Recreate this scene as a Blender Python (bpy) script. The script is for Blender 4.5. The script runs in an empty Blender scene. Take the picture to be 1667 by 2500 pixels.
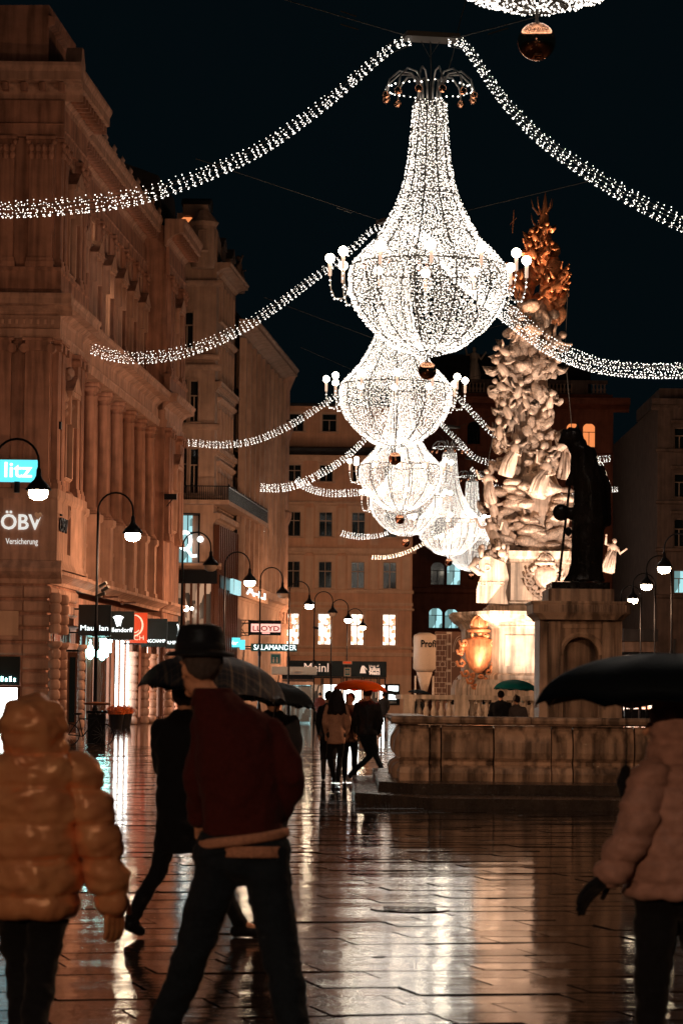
import bpy, bmesh, math, random
import numpy as np
from mathutils import Vector, Matrix, Euler, noise as mnoise
random.seed(7); np.random.seed(7)
R = math.radians; PI = math.pi
scn = bpy.context.scene; COL = scn.collection
# ------------------------------------------------------------------ camera
FPX, CX, CY, PITCH, ROLL = 7200.0, 833.5, 1250.0, math.atan(450/7200), 0.0114
cam_d = bpy.data.cameras.new('camera'); cam = bpy.data.objects.new('camera', cam_d); COL.objects.link(cam)
CROT = Matrix.Rotation(PI/2 + PITCH, 3, 'X') @ Matrix.Rotation(ROLL, 3, 'Z')
CLOC = Vector((0, 0, 1.6))
cam.matrix_world = Matrix.Translation(CLOC) @ CROT.to_4x4()
cam_d.sensor_fit = 'VERTICAL'; cam_d.sensor_height = 36; cam_d.lens = 36*FPX/2500
cam_d.clip_start = 0.3; cam_d.clip_end = 2000
cam_d.dof.use_dof = True; cam_d.dof.focus_distance = 95; cam_d.dof.aperture_fstop = 8.0
scn.camera = cam
# ------------------------------------------------------------------ world, exposure
w = bpy.data.worlds.new('World'); scn.world = w; w.use_nodes = True
bg = w.node_tree.nodes['Background']; bg.inputs[0].default_value = (0.14, 0.40, 0.54, 1); bg.inputs[1].default_value = 0.0075
vs = scn.view_settings; vs.view_transform = 'Standard'; vs.look = 'None'; vs.gamma = 1; vs.use_curve_mapping = False; vs.exposure = 0.0
cy = scn.cycles; cy.use_denoising = True; cy.max_bounces = 5; cy.diffuse_bounces = 2; cy.glossy_bounces = 3
cy.transmission_bounces = 3; cy.sample_clamp_indirect = 6; cy.sample_clamp_direct = 0; cy.use_light_tree = True
cy.caustics_reflective = False; cy.caustics_refractive = False
# ------------------------------------------------------------------ projection helpers (used to measure real positions)
def ray(px, py): return CROT @ Vector(((px-CX)/FPX, (CY-py)/FPX, -1))
def P(px, py, Y):
    d = ray(px, py); return CLOC + d*(Y/d.y)
def G(px, py, z=0.0):
    d = ray(px, py); return CLOC + d*((z-CLOC.z)/d.z)
class Frame:
    """facade plane: s runs left to right seen from outside, o is outward, z up"""
    def __init__(s, O, ang): s.O = Vector((O[0], O[1], 0)); s.ang = ang; s.u = Vector((math.cos(ang), math.sin(ang), 0)); s.n = Vector((s.u.y, -s.u.x, 0))
    def pt(s, a, o, z): return s.O + s.u*a + s.n*o + Vector((0, 0, z))
    def pix(s, px, py, o=0.0):
        d = ray(px, py); base = s.O + s.n*o; t = (base-CLOC).dot(s.n)/d.dot(s.n); q = CLOC + d*t
        return (q-s.O).dot(s.u), q.z
    def S(s, px, o=0.0): return s.pix(px, 1700, o)[0]
    def mat(s, a, o, z, rel=Vector((0, 0, 0))): return Matrix.Translation(s.pt(a, o, z)-rel) @ Matrix.Rotation(s.ang, 4, 'Z')
# ------------------------------------------------------------------ materials
def nodes(m):
    m.use_nodes = True; nt = m.node_tree; b = nt.nodes['Principled BSDF']; return nt, b
def N(nt, t, **k):
    n = nt.nodes.new(t)
    for a, v in k.items():
        if a in n.inputs.keys(): n.inputs[a].default_value = v
        else: setattr(n, a, v)
    return n
def ramp(nt, fac, c0, c1, p0=0.3, p1=0.7):
    r = nt.nodes.new('ShaderNodeValToRGB'); e = r.color_ramp.elements
    e[0].position = p0; e[1].position = p1
    e[0].color = (*c0, 1) if len(c0) == 3 else c0; e[1].color = (*c1, 1) if len(c1) == 3 else c1
    nt.links.new(fac, r.inputs[0]); return r.outputs[0]
def coords(nt, scale=(1, 1, 1)):
    tc = nt.nodes.new('ShaderNodeTexCoord'); mp = nt.nodes.new('ShaderNodeMapping'); mp.inputs['Scale'].default_value = scale
    nt.links.new(tc.outputs['Object'], mp.inputs[0]); return mp.outputs[0]
def stone(name, c, var=0.25, scale=1.2, rough=0.8, bump=0.3, streak=0.35, fine=18, metal=0.0):
    m = bpy.data.materials.new(name); nt, b = nodes(m)
    v = coords(nt); n1 = N(nt, 'ShaderNodeTexNoise', Scale=scale, Detail=6.0); nt.links.new(v, n1.inputs['Vector'])
    vs_ = coords(nt, (1.6, 1.6, 0.12)); n2 = N(nt, 'ShaderNodeTexNoise', Scale=scale*1.7, Detail=5.0); nt.links.new(vs_, n2.inputs['Vector'])
    d = tuple(x*(1-var) for x in c); l = tuple(min(1, x*(1+var)) for x in c)
    a = ramp(nt, n1.outputs[0], d, l)
    s = ramp(nt, n2.outputs[0], (1-streak,)*3, (1, 1, 1), 0.38, 0.6)
    mx = N(nt, 'ShaderNodeMix', data_type='RGBA', blend_type='MULTIPLY'); mx.inputs[0].default_value = 1
    nt.links.new(a, mx.inputs[6]); nt.links.new(s, mx.inputs[7]); nt.links.new(mx.outputs[2], b.inputs['Base Color'])
    n3 = N(nt, 'ShaderNodeTexNoise', Scale=float(fine), Detail=4.0); nt.links.new(v, n3.inputs['Vector'])
    bp = N(nt, 'ShaderNodeBump', Strength=bump, Distance=0.02); nt.links.new(n3.outputs[0], bp.inputs['Height']); nt.links.new(bp.outputs[0], b.inputs['Normal'])
    rr = ramp(nt, n3.outputs[0], (rough*.8,)*3, (min(1, rough*1.15),)*3); nt.links.new(rr, b.inputs['Roughness'])
    b.inputs['Metallic'].default_value = metal
    return m
def plain(name, c, rough=0.5, metal=0.0, bump=0.0, scale=30, var=0.12, sheen=0.0, coat=0.0):
    m = bpy.data.materials.new(name); nt, b = nodes(m)
    v = coords(nt); n1 = N(nt, 'ShaderNodeTexNoise', Scale=float(scale), Detail=4.0); nt.links.new(v, n1.inputs['Vector'])
    a = ramp(nt, n1.outputs[0], tuple(x*(1-var) for x in c), tuple(min(1, x*(1+var)) for x in c)); nt.links.new(a, b.inputs['Base Color'])
    b.inputs['Roughness'].default_value = rough; b.inputs['Metallic'].default_value = metal
    if sheen: b.inputs['Sheen Weight'].default_value = sheen
    if coat: b.inputs['Coat Weight'].default_value = coat
    if bump:
        bp = N(nt, 'ShaderNodeBump', Strength=bump, Distance=0.01); nt.links.new(n1.outputs[0], bp.inputs['Height']); nt.links.new(bp.outputs[0], b.inputs['Normal'])
    return m
def glow(name, c, strength, sample='AUTO'):
    m = bpy.data.materials.new(name); nt, b = nodes(m)
    b.inputs['Base Color'].default_value = (c[0]*.4, c[1]*.4, c[2]*.4, 1); b.inputs['Emission Color'].default_value = (*c, 1); b.inputs['Emission Strength'].default_value = strength
    try: m.cycles.emission_sampling = sample
    except Exception: pass
    return m
def shop(name, c0, c1, strength, scale=(1.6, 1.6, 1.2), thr=(0.35, 0.6), sample='AUTO'):
    """lit interior seen through a pane: shelves and goods as patches of lamp-lit colour behind glass"""
    m = bpy.data.materials.new(name); nt, b = nodes(m)
    v = coords(nt, scale); vo = N(nt, 'ShaderNodeTexVoronoi', Scale=1.5, distance='CHEBYCHEV'); nt.links.new(v, vo.inputs['Vector'])
    sp = nt.nodes.new('ShaderNodeSeparateColor'); nt.links.new(vo.outputs['Color'], sp.inputs[0])
    a = ramp(nt, sp.outputs[0], c0, c1, *thr); nt.links.new(a, b.inputs['Emission Color'])
    b.inputs['Base Color'].default_value = (.05, .05, .05, 1); b.inputs['Roughness'].default_value = .12
    b.inputs['Emission Strength'].default_value = strength
    try: m.cycles.emission_sampling = sample
    except Exception: pass
    return m
M = {}
M['tan'] = stone('tan_render', (0.37, 0.19, 0.135), streak=.45); M['tan2'] = stone('pale_sandstone', (0.44, 0.26, 0.195), 0.2)
M['buff'] = stone('buff_plaster', (0.36, 0.235, 0.18), 0.2, streak=.25); M['pink'] = stone('pink_plaster', (0.50, 0.27, 0.175), 0.12, streak=.15)
M['pinktrim'] = stone('pink_trim', (0.52, 0.33, 0.235), 0.1, streak=.15); M['red'] = stone('red_plaster', (0.30, 0.10, 0.06), 0.2, streak=.2)
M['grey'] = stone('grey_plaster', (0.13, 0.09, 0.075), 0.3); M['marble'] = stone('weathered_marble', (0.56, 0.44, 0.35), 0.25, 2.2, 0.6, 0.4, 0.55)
M['basin'] = stone('weathered_limestone', (0.48, 0.33, 0.245), 0.3, 2.4, 0.4, 0.4, 0.75, 26)
M['cloud'] = stone('carved_marble', (0.58, 0.45, 0.37), 0.3, 3.5, 0.65, 1.0, 0.4, 9)
M['roof'] = stone('roof_sheet', (0.03, 0.028, 0.03), 0.3); M['step'] = stone('wet_granite', (0.045, 0.035, 0.03), 0.3, 3, 0.28, 0.3, 0.2)
M['gold'] = stone('gilded_copper', (0.85, 0.33, 0.15), 0.3, 4, 0.34, 0.5, 0.35, 30, 0.4)
M['bronze'] = stone('dark_bronze', (0.035, 0.028, 0.026), 0.4, 3, 0.30, 0.4, 0.3, 14, 0.7)
M['dark'] = plain('black_metal', (0.012, 0.012, 0.014), 0.35, 0.6); M['signblack'] = plain('black_sign_panel', (0.012, 0.018, 0.02), 0.3)
M['glass'] = plain('dark_window_glass', (0.008, 0.012, 0.014), 0.06, 0.0); M['sash'] = plain('painted_sash', (0.32, 0.23, 0.18), 0.5)
M['brown'] = plain('brown_bronze_cladding', (0.12, 0.05, 0.03), 0.35, 0.5); M['copper'] = plain('copper_ball', (0.9, 0.42, 0.24), 0.12, 1.0)
M['wire'] = plain('white_wire', (0.6, 0.55, 0.5), 0.4, 0.5); M['cable'] = plain('dark_cable', (0.05, 0.045, 0.04), 0.6)
M['bulb'] = glow('warm_white_bulb', (1, 0.90, 0.79), 4.4); M['bulbfar'] = glow('string_light_bulb', (1, 0.92, 0.82), 5.0, 'NONE')
M['globe'] = glow('frosted_globe', (1, 0.86, 0.66), 26.0); M['lampglass'] = glow('lamp_glass', (1, 0.78, 0.52), 36.0, 'NONE')
M['litwarm'] = shop('lit_window', (.55, 0.2, 0.09), (1, 0.86, 0.7), 2.6, (2.6, 2.6, 2.0), (.2, .5)); M['litorange'] = glow('orange_lit_window', (1, 0.30, 0.09), 0.95)
M['litcream'] = glow('cream_lit_window', (1, 0.66, 0.38), 1.6); M['litcyan'] = shop('cool_lit_window', (0.16, 0.3, 0.3), (0.5, 0.95, 1.0), 0.9, (.7, .7, .5))
M['shopwarm'] = shop('warm_shop_interior', (0.55, 0.2, 0.1), (1, 0.80, 0.62), 6.0, (1.4, 1.4, .8), (.25, .6))
M['shopwhite'] = shop('white_shop_interior', (0.7, 0.75, 0.7), (1, 0.97, 0.92), 9.0, (1.0, 1.0, .7))
M['shopdim'] = shop('dim_shop_interior', (0.05, 0.03, 0.02), (0.9, 0.5, 0.3), 0.55, (1.8, 1.8, .5), (.3, .9))
M['cyan'] = glow('cyan_light_box', (0.10, 0.62, 0.72), 1.5); M['white'] = glow('white_light_letters', (0.88, 1.0, 1.0), 2.2)
M['green'] = glow('green_white_neon', (0.45, 1.0, 0.93), 22.0); M['letter'] = plain('pale_letters', (0.75, 0.55, 0.42), 0.5)
M['peach'] = glow('peach_letters', (1, 0.68, 0.5), 0.8); M['pinkbox'] = glow('pink_light_panel', (1, 0.5, 0.42), 1.3); M['redletter'] = plain('red_letters', (0.35, 0.02, 0.01), 0.5)
M['redsign'] = glow('red_sign_panel', (0.75, 0.07, 0.02), 0.55); M['steel'] = plain('brushed_steel', (0.4, 0.38, 0.36), 0.35, 0.9)
M['tealsign'] = plain('teal_sign', (0.02, 0.12, 0.14), 0.4); M['silo'] = plain('cream_steel', (0.55, 0.42, 0.33), 0.45, 0, .1)
M['bronze'].node_tree.nodes['Principled BSDF'].inputs['Specular IOR Level'].default_value = .8; M['sheet'] = plain('brown_hoarding', (0.16, 0.085, 0.06), 0.7); M['line'] = plain('printed_line', (0.5, 0.4, 0.33), 0.7); M['obv'] = glow('pale_halo_letters', (0.9, .92, .88), .8); M['shine'] = glow('white_reflecting_panel', (1, .95, .9), 1.0)
M['skin'] = plain('skin', (0.50, 0.27, 0.18), 0.5, 0, .1, 40, .1); M['blackcloth'] = plain('black_cloth', (0.008, 0.008, 0.010), 0.8, 0, .2, 120, .3, .1)
M['foliage'] = stone('orange_heather', (0.36, 0.075, 0.02), 0.5, 6); M['pot'] = plain('black_planter', (0.012, 0.01, 0.01), 0.4)
# ------------------------------------------------------------------ object helpers
WL = {}
def wloc(o): return WL.get(o.name, Vector((0, 0, 0)))
def link(name, data, parent=None, mat_local=None, w=None):
    o = bpy.data.objects.new(name, data); COL.objects.link(o)
    if mat_local is not None: o.matrix_local = mat_local
    if parent is not None:
        o.parent = parent; WL[o.name] = w if w is not None else wloc(parent)
    return o
def thing(name, loc, label, cat, group=None, rz=0.0, w=True):
    o = bpy.data.objects.new(name, None); o.location = loc; o.rotation_euler = (0, 0, rz); o.empty_display_size = .2; COL.objects.link(o)
    tag(o, label, cat, group); WL[o.name] = Vector(loc) if w else Vector((0, 0, 0)); return o
def tag(o, label=None, cat=None, group=None, kind=None):
    if label: o['label'] = label
    if cat: o['category'] = cat
    if group: o['group'] = group
    if kind: o['kind'] = kind
    return o
def copy_tree(o, parent=None, label=None, loc=None, rz=None):
    c = o.copy(); COL.objects.link(c)
    if parent is not None: c.parent = parent
    for ch in [x for x in o.children]: copy_tree(ch, c)
    if label: c['label'] = label
    if loc is not None: c.location = loc; WL[c.name] = Vector(loc)
    if rz is not None: c.rotation_euler = (0, 0, rz)
    return c
class MB:
    def __init__(s, fr=None): s.v = []; s.f = []; s.fr = fr
    def add(s, vs, fs):
        b = len(s.v); s.v += [Vector(p) for p in vs]; s.f += [tuple(b+i for i in f) for f in fs]; return s
    def T(s, a, o, z): return s.fr.pt(a, o, z) if s.fr else Vector((a, -o, z))
    def box(s, s0, s1, o0, o1, z0, z1):
        p = [s.T(a, o, z) for a in (s0, s1) for o in (o0, o1) for z in (z0, z1)]
        return s.add(p, [(0, 1, 3, 2), (4, 6, 7, 5), (0, 4, 5, 1), (2, 3, 7, 6), (0, 2, 6, 4), (1, 5, 7, 3)])
    def prof(s, s0, s1, pts):
        n = len(pts); p = [s.T(s0, o, z) for o, z in pts]+[s.T(s1, o, z) for o, z in pts]
        return s.add(p, [(i, (i+1) % n, n+(i+1) % n, n+i) for i in range(n)]+[tuple(range(n))[::-1], tuple(range(n, 2*n))])
    def poly(s, pts, o0, o1):
        n = len(pts); p = [s.T(a, o0, z) for a, z in pts]+[s.T(a, o1, z) for a, z in pts]
        return s.add(p, [(i, (i+1) % n, n+(i+1) % n, n+i) for i in range(n)]+[tuple(range(n))[::-1], tuple(range(n, 2*n))])
    def lathe(s, prof, n=12, c=(0, 0, 0), a0=0.0, closed=True):
        c = Vector(c); vs = []; fs = []
        for r, z in prof:
            for k in range(n):
                t = a0+2*PI*k/n; vs.append(c+Vector((r*math.cos(t), r*math.sin(t), z)))
        for i in range(len(prof)-1):
            for k in range(n): fs.append((i*n+k, i*n+(k+1) % n, (i+1)*n+(k+1) % n, (i+1)*n+k))
        if closed: fs.append(tuple(range(n))[::-1]); fs.append(tuple((len(prof)-1)*n+k for k in range(n)))
        return s.add(vs, fs)
    def tube(s, pts, r, n=6):
        pts = [Vector(p) for p in pts]; rs = r if isinstance(r, (list, tuple)) else [r]*len(pts); vs = []; fs = []
        up = Vector((0, 0, 1)); prev = None
        for i, p in enumerate(pts):
            d = (pts[min(i+1, len(pts)-1)]-pts[max(i-1, 0)]).normalized()
            a = prev-d*prev.dot(d) if prev else d.cross(up if abs(d.z) < .9 else Vector((1, 0, 0)))
            a.normalize(); prev = a; b = d.cross(a)
            for k in range(n):
                t = 2*PI*k/n; vs.append(p+(a*math.cos(t)+b*math.sin(t))*rs[i])
        for i in range(len(pts)-1):
            for k in range(n): fs.append((i*n+k, i*n+(k+1) % n, (i+1)*n+(k+1) % n, (i+1)*n+k))
        fs.append(tuple(range(n))[::-1]); fs.append(tuple((len(pts)-1)*n+k for k in range(n)))
        return s.add(vs, fs)
    def loft(s, rings, n=16, c=(0, 0, 0)):
        """rings: (cx, cy, z, rx, ry[, fold amplitude, fold count])"""
        c = Vector(c); vs = []; fs = []
        for q in rings:
            x, y, z, rx, ry = q[:5]; fa = q[5] if len(q) > 5 else 0; fc = q[6] if len(q) > 6 else 9
            for k in range(n):
                t = 2*PI*k/n; m = 1+fa*math.sin(fc*t+z*3)+fa*.6*math.sin((fc*2+1)*t+z*5+1)
                vs.append(c+Vector((x+rx*math.cos(t)*m, y+ry*math.sin(t)*m, z)))
        for i in range(len(rings)-1):
            for k in range(n): fs.append((i*n+k, i*n+(k+1) % n, (i+1)*n+(k+1) % n, (i+1)*n+k))
        fs.append(tuple(range(n))[::-1]); fs.append(tuple((len(rings)-1)*n+k for k in range(n)))
        return s.add(vs, fs)
    def ball(s, c, r, seg=10, rings=7):
        r3 = r if isinstance(r, (tuple, list, Vector)) else (r, r, r); c = Vector(c)
        vs = [c+Vector((0, 0, -r3[2]))]; fs = []
        for i in range(1, rings):
            t = PI*i/rings
            for k in range(seg):
                a = 2*PI*k/seg; vs.append(c+Vector((r3[0]*math.sin(t)*math.cos(a), r3[1]*math.sin(t)*math.sin(a), -r3[2]*math.cos(t))))
        vs.append(c+Vector((0, 0, r3[2]))); e = len(vs)-1
        for k in range(seg): fs.append((0, 1+(k+1) % seg, 1+k)); fs.append((e, 1+(rings-2)*seg+k, 1+(rings-2)*seg+(k+1) % seg))
        for i in range(rings-2):
            for k in range(seg): a = 1+i*seg; fs.append((a+k, a+(k+1) % seg, a+seg+(k+1) % seg, a+seg+k))
        return s.add(vs, fs)
    def mesh(s, name, mat, smooth=False, off=Vector((0, 0, 0))):
        me = bpy.data.meshes.new(name); me.from_pydata([tuple(p-off) for p in s.v], [], s.f)
        if mat: me.materials.append(M[mat] if isinstance(mat, str) else mat)
        if smooth: me.shade_smooth()
        me.update(); return me
    def build(s, name, mat, parent=None, smooth=False, kind=None, local=False, label=None):
        off = Vector((0, 0, 0)) if (local or parent is None) else wloc(parent)
        o = link(name, s.mesh(name, mat, smooth, off), parent)
        if kind: o['kind'] = kind
        if label: o['label'] = label
        return o
def npmesh(name, V, F, mat):
    me = bpy.data.meshes.new(name); nf = len(F); k = F.shape[1]
    me.vertices.add(len(V)); me.vertices.foreach_set('co', np.ascontiguousarray(V, dtype=np.float32).ravel())
    me.loops.add(nf*k); me.loops.foreach_set('vertex_index', np.ascontiguousarray(F, dtype=np.int32).ravel())
    me.polygons.add(nf); me.polygons.foreach_set('loop_start', np.arange(nf, dtype=np.int32)*k)
    me.update(calc_edges=True); me.materials.append(M[mat]); return me
OV = np.array([(1, 0, 0), (-1, 0, 0), (0, 1, 0), (0, -1, 0), (0, 0, 1), (0, 0, -1)], float)
OF = np.array([(0, 2, 4), (2, 1, 4), (1, 3, 4), (3, 0, 4), (2, 0, 5), (1, 2, 5), (3, 1, 5), (0, 3, 5)])
def bulbs(name, C, r, mat, stretch=1.0):
    C = np.array(C, float); n = len(C); rr = r*np.random.uniform(.75, 1.25, (n, 1, 1))
    V = (OV[None]*np.array([1, 1, stretch])*rr+C[:, None]).reshape(-1, 3); F = (OF[None]+(np.arange(n)*6)[:, None, None]).reshape(-1, 3)
    return npmesh(name, V, F, mat)
_tc = {}
def text(parent, name, txt, fr, s, o, z, size, mat, depth=.01, align='LEFT', width=None, bold=0.0, shear=0.0):
    cu = bpy.data.curves.new(name, 'FONT'); cu.body = txt; cu.size = size; cu.extrude = depth; cu.offset = bold; cu.align_x = align; cu.shear = shear; cu.resolution_u = 3
    ob = bpy.data.objects.new('tmp_text', cu); COL.objects.link(ob); dg = bpy.context.evaluated_depsgraph_get(); dg.update()
    me = bpy.data.meshes.new_from_object(ob.evaluated_get(dg)); bpy.data.objects.remove(ob); me.name = name
    me.materials.clear(); me.materials.append(M[mat])
    if width:
        xs = [v.co.x for v in me.vertices]; k = width/max(1e-4, max(xs)-min(xs)); x0 = min(xs)
        for v in me.vertices: v.co.x = (v.co.x-x0)*k
    me.transform(Matrix.Rotation(PI/2, 4, 'X'))
    ob = link(name, me, parent, fr.mat(s, o, z, wloc(parent))); return ob
# ------------------------------------------------------------------ building helpers
def holed(mb, s0, s1, z0, z1, o, holes, depth=.3):
    ss = sorted({s0, s1, *[h[0] for h in holes], *[h[1] for h in holes]}); zs = sorted({z0, z1, *[h[2] for h in holes], *[h[3] for h in holes]})
    ss = [x for x in ss if s0-1e-6 <= x <= s1+1e-6]; zs = [x for x in zs if z0-1e-6 <= x <= z1+1e-6]
    for i in range(len(ss)-1):
        for j in range(len(zs)-1):
            a, b, c, d = ss[i], ss[i+1], zs[j], zs[j+1]; m = ((a+b)/2, (c+d)/2)
            if any(h[0] < m[0] < h[1] and h[2] < m[1] < h[3] for h in holes): continue
            mb.add([mb.T(a, o, c), mb.T(b, o, c), mb.T(b, o, d), mb.T(a, o, d)], [(0, 1, 2, 3)])
    for h in holes:
        a, b, c, d = h[:4]; q = [mb.T(x, y, z) for y in (o, o-depth) for x, z in ((a, c), (b, c), (b, d), (a, d))]
        mb.add(q, [(0, 1, 5, 4), (1, 2, 6, 5), (2, 3, 7, 6), (3, 0, 4, 7)])
_wc = {}
def window(root, fr, s, z, w, h, pane='glass', trim='pinktrim', hood=None, depth=.25, arch=False, style='cross', o=0.0, sash='sash', tw=.16):
    key = (round(w, 2), round(h, 2), trim, hood, depth, arch, style, sash, tw)
    if key not in _wc:
        a = w/2; m = MB(); t = tw
        if t > 0:
            m.box(-a-t, -a, -.02, .07, -.02, h+t); m.box(a, a+t, -.02, .07, -.02, h+t); m.box(-a, a, -.02, .07, h, h+t)
        if arch:
            n = 9; r = a; cz = h-r
            pl = [(-r, cz)]+[(-r*math.cos(PI*i/(2*n)), cz+r*math.sin(PI*i/(2*n))) for i in range(1, n+1)]+[(0, h+.001), (-r, h+.001)]
            m.poly([pl[k] for k in range(len(pl)) if k != n+1], -depth+.02, -.01)
            m.poly([(-x, y) for x, y in pl][::-1][0:0] or [(-x, y) for x, y in pl if True][::-1], -depth+.02, -.01)
        if hood == 'flat': m.prof(-a-t-.16, a+t+.16, [(0, h+t+.22), (.1, h+t+.25), (.26, h+t+.38), (.3, h+t+.48), (0, h+t+.52)]); m.box(-a-t, a+t, 0, .05, h+t, h+t+.22)
        if hood == 'line': m.prof(-a-t-.05, a+t+.05, [(0, h+t+.002), (.12, h+t+.03), (.16, h+t+.14), (0, h+t+.17)])
        if hood == 'pedi':
            z0 = h+t+.35; m.box(-a-t-.25, a+t+.25, 0, .5, z0, z0+.22); m.poly([(-a-t-.35, z0+.222), (a+t+.35, z0+.222), (0, z0+.95)], 0, .55); m.box(-a-t-.2, -a-.02, .072, .42, h-.7, z0); m.box(a+.02, a+t+.2, .072, .42, h-.7, z0)
            m.box(-a-t-.1, -a-.03, .072, .22, 0, h-.7); m.box(a+.03, a+t+.1, .072, .22, 0, h-.7)
        sl = MB().prof(-a-t-.08, a+t+.08, [(0, -.16), (.10, -.14), (.2, -.06), (.2, -.022), (0, -.022)])
        sh = MB(); f = .06; y0, y1 = -depth+.01, -depth+.08
        for q in ((-a, -a+f, 0, h), (a-f, a, 0, h), (-a+f, a-f, 0, f), (-a+f, a-f, h-f, h)): sh.box(q[0], q[1], y0, y1, q[2], q[3])
        if style in ('cross', 'T'):
            tz = h*.62; sh.box(-a+f, a-f, y0, y1+.01, tz, tz+.07); sh.box(-.035, .035, y0, y1, f, tz)
            if style == 'cross': sh.box(-.03, .03, y0, y1, tz+.07, h-f)
        if style == 'bars':
            for k in (1, 2, 3): sh.box(-a+w*k/4-.03, -a+w*k/4+.03, y0, y1, f, h-f)
            sh.box(-a+f, a-f, y0, y1+.01, h*.7, h*.7+.06)
        pn = MB().box(-a+.01, a-.01, -depth-.06, -depth, .01, h-.01)
        _wc[key] = (m.mesh('window', trim), sl.mesh('sill', trim), sh.mesh('sash', sash), pn)
        _wc[key+('p',)] = {}
    mw, ms, mh, pn = _wc[key]; pc = _wc[key+('p',)]
    if pane not in pc: pc[pane] = pn.mesh('pane', pane)
    o_ = link('window', mw, root, fr.mat(s, o, z, wloc(root)))
    link('sash', mh, o_); link('pane', pc[pane], o_)
    if tw > 0: link('sill', ms, o_)
    return o_
def cornice(z0, z1, out, base=0.0):
    """classical cornice profile (o, z) from wall plane `base`"""
    h = z1-z0; return [(base-.05, z0), (base+.06, z0), (base+.10, z0+h*.18), (base+.16, z0+h*.22), (base+out*.45, z0+h*.42), (base+out*.9, z0+h*.5), (base+out*.9, z0+h*.74), (base+out, z0+h*.9), (base+out, z1), (base-.05, z1+.02)]
def modillions(fr, root, s0, s1, z, o, w=.22, gap=.62, d=.5, h=.28, mat='tan', name='modillion'):
    n = max(1, int((s1-s0)/gap)); me = MB().box(-w/2, w/2, 0, d, -h, 0).mesh(name, mat)
    for i in range(n): link(name, me, root, fr.mat(s0+(i+.5)*(s1-s0)/n, o, z, wloc(root)))
def pilaster(fr, root, s, w, z0, z1, o, d=.2, mat='tan', cap='corinth', name='pilaster', cw=1.0):
    m = MB(); h = z1-z0; a = w/2
    m.box(-a*1.22, a*1.22, 0, d*1.35, 0, .25); m.box(-a*1.12, a*1.12, 0, d*1.2, .25, .42); m.box(-a, a, 0, d, .42, h-w*.95)
    if cap == 'corinth':
        zc = h-w*.95; m.box(-a*.98, a*.98, 0, d*1.05, zc, h-.14); m.box(-a*1.3, a*1.3, 0, d*1.7, h-.14, h)
        for r_ in range(2):
            for k in range(4): x = -a*.82+k*a*.55; m.ball((x, -d*1.15-.03*r_, zc+.14+r_*w*.32), (w*.14, .1, w*.19), 6, 4)
        m.ball((-a*1.1, -d*1.35, h-.26), (.13, .13, .13), 6, 4); m.ball((a*1.1, -d*1.35, h-.26), (.13, .13, .13), 6, 4)
    else:
        zc = h-w*.5; m.box(-a, a, 0, d*1.05, h-w*.95, zc); m.box(-a*1.25, a*1.25, 0, d*1.6, h-.12, h); m.box(-a, a, 0, d*1.3, zc, h-.12)
        for q in (-1, 1): m.tube([(q*a*1.08, .02, zc+.08), (q*a*1.08, -d*1.6, zc+.08)], w*.19, 10)
    return link(name, m.mesh(name, mat), root, fr.mat(s, o, z0, wloc(root)))
def column_mesh(h, r, mat):
    m = MB(); m.box(-r*1.35, r*1.35, -r*1.35, r*1.35, 0, r*.35)
    m.lathe([(r*1.3, r*.35), (r*1.35, r*.5), (r*1.15, r*.65), (r*1.2, r*.8), (r, r*.95), (r, h*.35), (r*.96, h*.6), (r*.86, h-r*1.9), (r*.95, h-r*1.85), (r*.95, h-r*1.7), (r*.87, h-r*1.65), (r*.9, h-r*.9), (r*1.2, h-r*.6)], 16)
    m.box(-r*1.35, r*1.35, -r*1.2, r*1.2, h-r*.5999, h)
    for q in (-1, 1): m.tube([(q*r*1.15, r*1.1, h-r*.85), (q*r*1.15, -r*1.1, h-r*.85)], r*.38, 10)
    me = m.mesh('column', mat, True)
    return me
def baluster_mesh(h, r, mat):
    p = [(r*.9, 0), (r*.9, h*.1), (r*.5, h*.14), (r*.95, h*.3), (r, h*.4), (r*.55, h*.62), (r*.42, h*.75), (r*.6, h*.82), (r*.45, h*.87), (r*.85, h*.92), (r*.85, h)]
    return MB().lathe(p, 8).mesh('baluster', mat, True)
# ------------------------------------------------------------------ ground and paving
g = MB().box(-260, 260, 60, -700, -.5, -.05).build('ground', 'step'); g['kind'] = 'structure'
mp = bpy.data.materials.new('wet_granite_slab'); nt, b = nodes(mp); M['slab'] = mp
geo = nt.nodes.new('ShaderNodeNewGeometry'); v = geo.outputs['Position']
n1 = N(nt, 'ShaderNodeTexNoise', Scale=1.5, Detail=6.0); nt.links.new(v, n1.inputs['Vector'])
n2 = N(nt, 'ShaderNodeTexNoise', Scale=45.0, Detail=3.0); nt.links.new(v, n2.inputs['Vector'])
n4 = N(nt, 'ShaderNodeTexNoise', Scale=4.0, Detail=2.0); nt.links.new(v, n4.inputs['Vector'])
nt.links.new(ramp(nt, n2.outputs[0], (.008, .006, .005), (.03, .02, .016)), b.inputs['Base Color'])
nt.links.new(ramp(nt, n1.outputs[0], (.008,)*3, (.075,)*3, .44, .6), b.inputs['Roughness'])
bp = N(nt, 'ShaderNodeBump', Strength=.12, Distance=.003); nt.links.new(n2.outputs[0], bp.inputs['Height'])
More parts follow.
